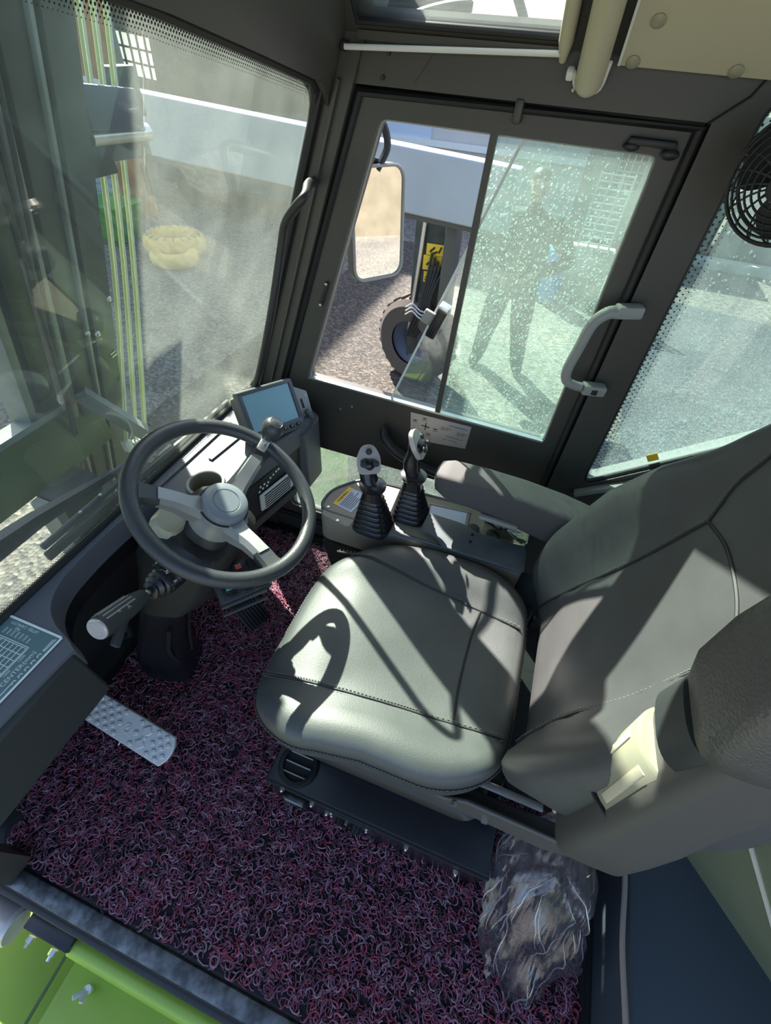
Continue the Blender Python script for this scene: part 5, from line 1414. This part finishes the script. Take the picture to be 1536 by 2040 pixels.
# ------------------------------------------------------------------ neighbouring machine with the long grey boom
bm_ = thing('boom_machine', 'neighbouring machine with long grey boom on a dark column and dusty tyre', 'machine', (-1.1,4.3,GZ))
b = MB()
def yb_(x): return 4.05
rs = []
for x, zt, zb in ((-7.5,1.30,0.78),(-3.9,1.035,0.61),(-0.63,0.880,0.465),(-0.40,0.868,0.455)):
    rs.append([V(x,4.05,zb),V(x,4.05,zt),V(x,4.20,zt+0.004),V(x,4.20,zb)])
b.rings(rs); bevel(b.build('boom', 'boom', bm_), 0.012)
b = MB(); b.bar((-7.4,4.09,0.745), (-0.40,4.09,0.448), 0.03, 0.06); b.build('boom_flange', 'armplastic', bm_)
b = MB(); b.box((-1.05,4.40,-0.30), (0.30,0.22,1.56), (V(1,0,0.02),Y3,V(-0.02,0,1)), 0.01); b.build('column', 'mast', bm_)
b = MB(); b.box((-0.86,4.32,-0.20), (0.10,0.26,1.36), (V(1,0,0.02),Y3,V(-0.02,0,1)), 0.01); b.build('column_side', 'armplastic', bm_)
b = MB(); b.cyl((-1.12,4.26,0.40), (-1.17,4.26,-0.55), 0.020, n=12); b.build('cylinder_rod', 'steel', bm_)
for i, (x, z, w, h) in enumerate(((-1.00,0.20,0.17,0.09),(-1.02,0.09,0.17,0.12),(-1.045,-0.03,0.08,0.09))):
    b = MB(); b.box((x,4.272,z), (w,0.006,h), (V(1,0,0.02),Y3,V(-0.02,0,1))); lb = b.build('warning_label', 'yellow', bm_, label='yellow warning label with black pictogram')
    b = MB()
    if i < 2:
        b.bar((x-0.05,4.266,z-0.02), (x-0.01,4.266,z+0.02), 0.004, 0.016); b.bar((x-0.02,4.266,z-0.03), (x+0.02,4.266,z-0.01), 0.004, 0.014); b.bar((x+0.03,4.266,z-0.02), (x+0.05,4.266,z+0.03), 0.004, 0.014)
    else:
        b.tube([(x-0.022,4.266,z-0.005),(x+0.022,4.266,z-0.005),(x,4.266,z+0.032)], 0.004, 4, loop=True); b.bar((x-0.03,4.266,z-0.025), (x+0.03,4.266,z-0.025), 0.003, 0.006)
    b.build('pictogram', 'ink', lb)
for k in range(5):
    b = MB(); b.tube([(-1.02+0.03*k,4.24,0.18-0.03*k),(-1.05+0.02*k,4.20,-0.15),(-1.13+0.03*k,4.20,-0.42),(-1.18+0.02*k,4.24,-0.60)], 0.014, 6, spline=4); b.build('hose', 'rubber', bm_)
for k in range(3):
    b = MB(); b.tube([(-1.20,4.18,-0.30-0.035*k),(-1.13,4.16,-0.25-0.035*k),(-1.05,4.16,-0.30-0.035*k),(-0.95,4.18,-0.31-0.035*k)], 0.008, 6, spline=3); b.build('pipe', 'steel', bm_)
wc = V(-1.10,4.38,-0.68)
b = MB(); b.lathe([(0.22,-0.16),(0.36,-0.17),(0.415,-0.12),(0.42,0.0),(0.415,0.12),(0.36,0.17),(0.22,0.16)], wc, (0.35,1,0), 40, cap=False); ty = b.build('tyre', 'tyre', bm_)
wx = V(0.35,1,0).normalized()
for k in range(26):
    t = 2*math.pi*k/26; a_ = wx.orthogonal().normalized(); q_ = a_*math.cos(t)+wx.cross(a_)*math.sin(t)
    b = MB(); b.box(wc+q_*0.425, (0.22,0.045,0.03), (wx,wx.cross(q_),q_), 0.006, 1); b.build('tread_block', 'tyre', ty)
b = MB(); b.lathe([(0.0,-0.05),(0.10,-0.06),(0.14,-0.10),(0.225,-0.13),(0.23,0.13),(0.0,0.13)], wc, (0.35,1,0), 32, cap=False); b.build('rim', 'navy', bm_)
b = MB(); b.box((-0.98,4.42,-0.50), (0.34,0.30,0.30), (V(0.9,0.3,0.2),V(-0.3,0.9,0),V(-0.2,0,0.9)), 0.03); b.build('axle_housing', 'navy', bm_)

# ------------------------------------------------------------------ figure outside, standing in for a reflection in the wet pane
def skin_mesh(vs, es, rs, root=0, sub=2):
    me = bpy.data.meshes.new('sk'); me.from_pydata(vs, es, [])
    o = bpy.data.objects.new('sk', me); COL.objects.link(o)
    md = o.modifiers.new('skin', 'SKIN'); md.use_smooth_shade = True
    sv = me.skin_vertices[0].data
    for i, r in enumerate(rs): sv[i].radius = (r, r) if not isinstance(r, tuple) else r
    sv[root].use_root = True
    sb_ = o.modifiers.new('sub', 'SUBSURF'); sb_.levels = sub; sb_.render_levels = sub
    dg = bpy.context.evaluated_depsgraph_get()
    m2 = bpy.data.meshes.new_from_object(o.evaluated_get(dg))
    bpy.data.objects.remove(o, do_unlink=True)
    for p in m2.polygons: p.use_smooth = True
    return m2
PO = V(-0.30,4.95,GZ)
pr_ = thing('person', 'person in dark jacket and trousers standing outside beyond the wet pane', 'person', tuple(PO))
def P_(x, y, z): return tuple(PO+V(x,y,z))
vs = [P_(0,0,0.98),P_(0,0.01,1.12),P_(0,0.0,1.30),P_(0,0.0,1.46),P_(0,-0.01,1.56),P_(0,-0.02,1.64),
      P_(-0.23,0.0,1.46),P_(-0.47,0.03,1.18),P_(-0.20,-0.16,1.06),P_(0.23,0.0,1.46),P_(0.47,0.04,1.18),P_(0.18,-0.18,1.10),
      P_(-0.11,0,0.90),P_(-0.17,-0.02,0.50),P_(-0.22,0.02,0.09),P_(0.11,0,0.90),P_(0.17,-0.02,0.50),P_(0.24,0.02,0.09),
      P_(-0.25,-0.13,0.05),P_(0.28,-0.12,0.05)]
es = [(0,1),(1,2),(2,3),(3,4),(4,5),(3,6),(6,7),(7,8),(3,9),(9,10),(10,11),(0,12),(12,13),(13,14),(0,15),(15,16),(16,17),(14,18),(17,19)]
rs_ = [(0.235,0.15),(0.245,0.15),(0.27,0.16),(0.235,0.13),0.075,0.060,0.105,0.088,0.050,0.105,0.088,0.050,0.150,0.112,0.080,0.150,0.112,0.080,0.05,0.05]
me = skin_mesh(vs, es, rs_)
for n_ in ('cloth','cloth2','shoe'): me.materials.append(M[n_])
for p in me.polygons:
    z = p.center.z-GZ
    p.material_index = 2 if z < 0.12 else (1 if z < 0.95 else 0)
link('body', me, pr_)
b = MB(); hc = V(*P_(0,-0.03,1.745))
b.rings([[hc+V(0.078*f*math.cos(t),0.098*f*math.sin(t)-0.006*(h < -0.05),h) for t in np.linspace(0,2*math.pi,24,endpoint=False)] for h, f in ((-0.118,0.35),(-0.11,0.55),(-0.085,0.74),(-0.05,0.88),(0.0,0.98),(0.04,1.0),(0.08,0.88),(0.105,0.6),(0.118,0.2))])
hd = b.build('head', 'skin', pr_, smooth=80)
b = MB(); b.rings([[hc+V(0.014*f,-0.092-0.024*f,-0.035+k*0.05),hc+V(-0.014*f,-0.092-0.024*f,-0.035+k*0.05),hc+V(-0.010,-0.07,-0.035+k*0.05),hc+V(0.010,-0.07,-0.035+k*0.05)] for k, f in ((0,1.0),(0.5,0.6),(1,0.2))]); b.build('nose', 'skin', hd)
for s_ in (-1,1):
    b = MB(); b.ball(hc+V(0.032*s_,-0.088,0.012), 0.010, 10, 8); b.build('eye', 'hair', hd)
    b = MB(); b.ball(hc+V(0.080*s_,0.0,0.0), 0.026, 10, 8, (0.35,0.7,1.1)); b.build('ear', 'skin', hd)
b = MB(); b.box(hc+V(0,-0.090,-0.060), (0.045,0.010,0.010), None, 0.003); b.build('mouth', 'red', hd)
b = MB(); b.rings([[hc+V(0.085*f*math.cos(t),0.010+0.104*f*math.sin(t),h) for t in np.linspace(0,2*math.pi,24,endpoint=False)] for h, f in ((0.045,1.0),(0.08,0.95),(0.115,0.70),(0.132,0.25))]); b.build('hair', 'hair', hd, smooth=80)
for s_ in (-1,1):
    hv = V(*P_(-0.20 if s_ < 0 else 0.18,-0.17,1.06 if s_ < 0 else 1.10)); dirv = V(-0.55*s_,-0.55,-0.2).normalized()
    side = dirv.cross(Z3).normalized(); nrm_ = side.cross(dirv)
    vv = [tuple(hv)]; ee = []; rr2 = [0.030]
    vv.append(tuple(hv+dirv*0.07)); ee.append((0,1)); rr2.append((0.036,0.018))
    for k, (off, L) in enumerate(((-0.030,0.070),(-0.010,0.080),(0.010,0.078),(0.030,0.062))):
        i0 = len(vv); base_ = hv+dirv*0.10+side*off
        vv += [tuple(base_), tuple(base_+dirv*L*0.5-nrm_*0.006), tuple(base_+dirv*L-nrm_*0.022)]; ee += [(1,i0),(i0,i0+1),(i0+1,i0+2)]; rr2 += [0.0095,0.0085,0.0075]
    i0 = len(vv); vv += [tuple(hv+dirv*0.045+side*0.045*s_), tuple(hv+dirv*0.085+side*0.062*s_-nrm_*0.01)]; ee += [(0,i0),(i0,i0+1)]; rr2 += [0.011,0.009]
    m3 = skin_mesh(vv, ee, rr2, 0, 1); m3.materials.append(M['skin']); link('hand', m3, pr_)
b = MB(); b.box(PO+V(-0.01,-0.118,1.34), (0.16,0.02,0.13), None, 0.006); b.build('chest_panel', 'platform', pr_)

# ------------------------------------------------------------------ buildings and things across the yard
wk = thing('workshop', 'dark workshop front with two small barred windows far beyond the boom', 'building', (-9,13,GZ))
b = MB()
Wy = 13.0
def wall_holes(x0, x1, z0, z1, holes, y, th, m, parent, name):
    b = MB(); b.prism([(x0,z0),(x1,z0),(x1,z1),(x0,z1)], (0,y+th,0), X3, Z3, th, holes=holes); return b.build(name, m, parent)
h1 = [(-12.35,0.30),(-10.95,0.20),(-10.90,1.00),(-12.30,1.12)]; h2 = [(-6.95,0.52),(-6.45,0.50),(-6.45,0.88),(-6.95,0.90)]
wall_holes(-16,-4.8,GZ,5.2,[h1,h2],Wy,0.25,'darkwall',wk,'wall')
for h, nx, nz in ((h1,6,3),(h2,3,2)):
    b = MB(); b.prism([p for p in h], (0,Wy+0.20,0), X3, Z3, 0.02); wf = b.build('window', 'pane', wk)
    for k in range(nx+1):
        q = k/nx; p0 = Vector(h[0])*(1-q)+Vector(h[1])*q; p1 = Vector(h[3])*(1-q)+Vector(h[2])*q
        b = MB(); b.bar((p0.x,Wy+0.12,p0.y), (p1.x,Wy+0.12,p1.y), 0.04, 0.04); b.build('bar', 'ink', wf)
    for k in range(nz+1):
        q = k/nz; p0 = Vector(h[0])*(1-q)+Vector(h[3])*q; p1 = Vector(h[1])*(1-q)+Vector(h[2])*q
        b = MB(); b.bar((p0.x,Wy+0.12,p0.y), (p1.x,Wy+0.12,p1.y), 0.04, 0.04); b.build('bar', 'ink', wf)
b = MB(); b.box((-10.4,16,5.3), (11.6,6.6,0.2)); b.build('roof', 'darkwall', wk)
b = MB(); b.box((-13.6,16,7.7), (4.8,6.0,4.6)); b.build('upper_storey', 'darkwall', wk)  # unseen block added above the workshop to shade the front-left yard
b = MB(); b.box((-10.4,19,2.0), (11.2,0.2,6.4)); b.build('rear_wall', 'darkwall', wk)

ga = thing('garage_block', 'left garage block with pale ribbed shutter', 'building', (-11,8,GZ))
b = MB(); b.box((-11.85,8.05,2.4), (8.2,0.9,7.0)); b.build('block', 'concrete2', ga)
b = MB(); b.box((-8.9,7.58,-0.2), (2.3,0.06,1.8)); sh = b.build('shutter', 'shutter', ga)
for k in range(14):
    b = MB(); b.box((-8.9,7.54,-1.03+0.125*k), (2.3,0.03,0.105), None, 0.01, 1); b.build('slat', 'shutter', sh)
b = MB(); b.box((-8.6,7.56,1.9), (2.0,0.08,2.2)); b.build('fascia', 'lilacwall', ga)
od = thing('orange_door', 'tall orange sheet door standing open at the garage corner', 'door', (-7.2,7.3,GZ))
b = MB(); b.box((-7.28,7.42,0.55), (0.62,0.07,3.3), (V(0.75,0.66,0),V(-0.66,0.75,0),Z3), 0.01); b.build('leaf', 'orange', od)
for k in range(4):
    b = MB(); b.box(V(-7.28,7.42,0.55)+V(0.75,0.66,0)*(-0.22+0.15*k)+V(0.66,-0.75,0)*0.045, (0.03,0.02,3.25), (V(0.75,0.66,0),V(-0.66,0.75,0),Z3)); b.build('rib', 'orange', od)
b = MB(); fp = V(-7.28,7.42,-0.75)+V(0.75,0.66,0)*0.22+V(0.66,-0.75,0)*0.07
b.tube([fp+V(0,0,0), fp+V(0,0,0.45), fp+V(0.05,0.04,0.45), fp+V(0.05,0.04,0.0)], 0.016, 6, loop=True); b.build('handle_frame', 'ink', od)
bn = thing('waste_bin', 'green plastic waste bin in front of the ribbed shutter', 'bin', (-6.75,6.35,GZ))
b = MB(); b.rings([[V(-6.78+x,6.35+y,z) for x, y in rrect(-w,-w*0.9,w,w*0.9,0.05,4)] for z, w in ((-1.08,0.24),(-0.62,0.33))]); b.build('body', 'bin', bn)
b = MB(); b.rings([[V(-6.78+x,6.35+y,z) for x, y in rrect(-w,-w*0.9,w,w*0.9,0.05,4)] for z, w in ((-0.62,0.36),(-0.585,0.37),(-0.56,0.33))]); b.build('lid', 'bin', bn)
b = MB(); b.box((-6.78,6.05,-1.085), (0.60,0.10,0.03)); b.build('foot', 'greendark', bn)
lg = thing('foam_ring', 'yellow split ring lying on the asphalt by the orange door', 'ring', (-5.6,6.2,GZ))
b = MB(); b.tube([V(-5.60+0.34*math.cos(t),6.22+0.30*math.sin(t),GZ+0.16) for t in np.linspace(0,2*math.pi,36,endpoint=False)], 0.145, 12, loop=True); b.build('ring', 'log', lg)
b = MB(); b.tube([V(-5.35+0.26*math.cos(t),5.86+0.24*math.sin(t),GZ+0.10) for t in np.linspace(0,2*math.pi,30,endpoint=False)], 0.10, 12, loop=True); b.build('lower_ring', 'log', lg)
for k in range(20):
    t = 2*math.pi*k/20; u = V(math.cos(t),math.sin(t),0)
    b = MB(); b.box(V(-5.60+0.34*math.cos(t),6.22+0.30*math.sin(t),GZ+0.297)+u*0.03, (0.10,0.014,0.02), (u,Z3.cross(u),Z3)); b.build('notch', 'cable', lg)
# parked car
ca = thing('parked_car', 'slate grey car parked in the shade behind the orange door', 'car', (-5.6,9.2,GZ))
prof = [(-2.0,0.35),(-2.0,0.75),(-1.15,0.88),(-0.55,1.38),(0.95,1.42),(1.75,0.95),(2.0,0.85),(2.0,0.35)]
b = MB(); b.prism(prof, (-5.6,9.95,GZ), X3, Z3, 1.5); bevel(b.build('body', 'car', ca), 0.06, 3)
for pl_ in ([(-0.95,0.93),(-0.47,1.31),(-0.02,1.33),(-0.02,0.93)],[(0.06,0.93),(0.06,1.33),(0.90,1.35),(1.35,0.96)]):
    b = MB(); b.prism(pl_, (-5.6,8.45,GZ), X3, Z3, 0.02); b.build('side_window', 'carglass', ca)
for x in (-1.3,1.25):
    b = MB(); b.lathe([(0.0,-0.1),(0.20,-0.11),(0.31,-0.08),(0.32,0.08),(0.0,0.1)], (-5.6+x,8.55,GZ+0.32), Y3, 28, cap=False); b.build('wheel', 'rubber', ca)
b = MB(); b.box((-5.6+0.02,8.435,GZ+0.80), (0.14,0.03,0.03), None, 0.01); b.build('door_handle', 'ink', ca)
# pale shed behind the boom
hs = thing('pale_shed', 'pale lilac shed with blue-grey left half behind the grey boom', 'building', (-2.5,11,GZ))
b = MB(); b.box((-1.45,12.0,0.15), (3.0,2.0,2.5)); b.build('wall', 'lilacwall', hs)
b = MB(); b.box((-3.75,11.95,0.15), (1.6,2.0,2.5)); b.build('sheet_wall', 'bluewall', hs)
b = MB(); b.bar((-4.5,10.94,0.02), (0.05,10.94,0.02), 0.06, 0.10); b.build('base_rail', 'whiteplastic', hs)
ho_ = thing('yard_house', 'cream rendered house with grilled window behind the person', 'building', (1.2,11.5,GZ))
b = MB(); b.box((0.75,12.2,0.10), (1.4,2.4,2.4)); b.build('wall', 'concrete2', ho_)
b = MB(); b.box((0.85,10.98,0.05), (0.50,0.05,0.7)); wn2 = b.build('window', 'carglass', ho_)
for k in range(5):
    b = MB(); b.bar((0.62+0.115*k,10.93,-0.30), (0.62+0.115*k,10.93,0.40), 0.02, 0.02); b.build('bar', 'gate', wn2)
for k in range(6):
    b = MB(); b.bar((0.60,10.93,-0.28+0.135*k), (1.10,10.93,-0.28+0.135*k), 0.02, 0.02); b.build('bar', 'gate', wn2)
gt = thing('steel_gate', 'pale steel grille gate on a low base wall, right of the blue drum', 'gate', (0.6,7.6,GZ))
for k in range(4):
    b = MB(); b.bar((0.26+0.14*k,7.6,-0.42), (0.26+0.14*k,7.6,0.42), 0.022, 0.022); b.build('upright', 'gate', gt)
b = MB(); b.box((0.47,7.64,-0.76), (0.62,0.16,0.68), None, 0.01); b.build('base_wall', 'concrete', gt)
for k in range(11):
    b = MB(); b.bar((0.26,7.6,-0.38+0.078*k), (0.68,7.6,-0.38+0.078*k), 0.014, 0.014); b.build('rung', 'gate', gt)
dr = thing('blue_drum', 'small blue drum standing on the ground left of the steel gate', 'drum', (0.02,7.3,GZ))
b = MB(); b.lathe([(0.0,0.0),(0.17,0.0),(0.18,0.02),(0.18,0.30),(0.186,0.32),(0.18,0.34),(0.18,0.66),(0.17,0.68),(0.0,0.68)], (0.02,7.3,GZ), Z3, 24, cap=False); b.build('body', 'blue', dr)
b = MB(); b.lathe([(0.03,0.68),(0.03,0.71),(0.0,0.71)], (0.08,7.3,GZ), Z3, 12); b.build('cap', 'whiteplastic', dr)
# right side: kerb, pillar wall, fence
kb_ = MB(); kb_.box((4.6,10.25,GZ+0.07), (6.4,0.28,0.14), None, 0.02); tag(kb_.build('kerb', 'curb'), 'pale kerb edging the yard on the right', 'kerb')
gs = MB()
for k in range(420):
    x = random.uniform(1.6,6.5); y = 10.64+random.uniform(-0.16,0.16); L_ = random.uniform(0.05,0.20); t = random.uniform(0,6.28)
    c0 = V(x,y,GZ); w_ = V(math.cos(t),math.sin(t),0)*0.012
    gs.add([c0-w_, c0+w_, c0+V(random.uniform(-.06,.06),random.uniform(-.06,.06),L_)], [(0,1,2)])
go = gs.build('grass', 'grass', smooth=0); tag(go, 'dry grass growing along the foot of the right wall', 'grass'); go['kind'] = 'stuff'
pw = thing('pillar_wall', 'grey rendered wall ending in a cream pillar, right of the plank fence', 'wall', (5,11.2,GZ))
b = MB(); b.box((6.3,12.4,0.5), (6.2,2.6,3.2)); b.build('wall', 'concrete2', pw)
b = MB(); b.box((2.98,11.05,0.35), (0.34,0.34,2.9), None, 0.02); b.build('pillar', 'concrete', pw)
b = MB(); b.box((2.98,11.05,1.83), (0.46,0.46,0.08), None, 0.02); b.build('pillar_cap', 'curb', pw)
fe = thing('panel_fence', 'weathered fence of upright panels between thin posts, left of the cream pillar', 'fence', (2.2,11.3,GZ))
for k in range(5):
    b = MB(); b.box((1.72+0.235*k,11.40,-0.35), (0.235,0.05,1.4), None, 0.008, 1); b.build('panel', 'concrete', fe)
for k in range(4):
    b = MB(); b.bar((1.62+0.38*k,11.33,GZ), (1.62+0.38*k,11.33,0.45), 0.04, 0.04); b.build('post', 'armplastic', fe)
b = MB(); b.box((2.55,11.30,0.62), (0.8,0.05,0.5), None, 0.01); b.build('white_panel', 'gate', fe, label='white panel on top')
cw = MB(); cw.box((17.0,0.5,0.7), (0.4,14,3.6)); tag(cw.build('rear_yard_wall', 'concrete3'), 'long cream yard wall far behind, seen in the outside mirror', 'wall')
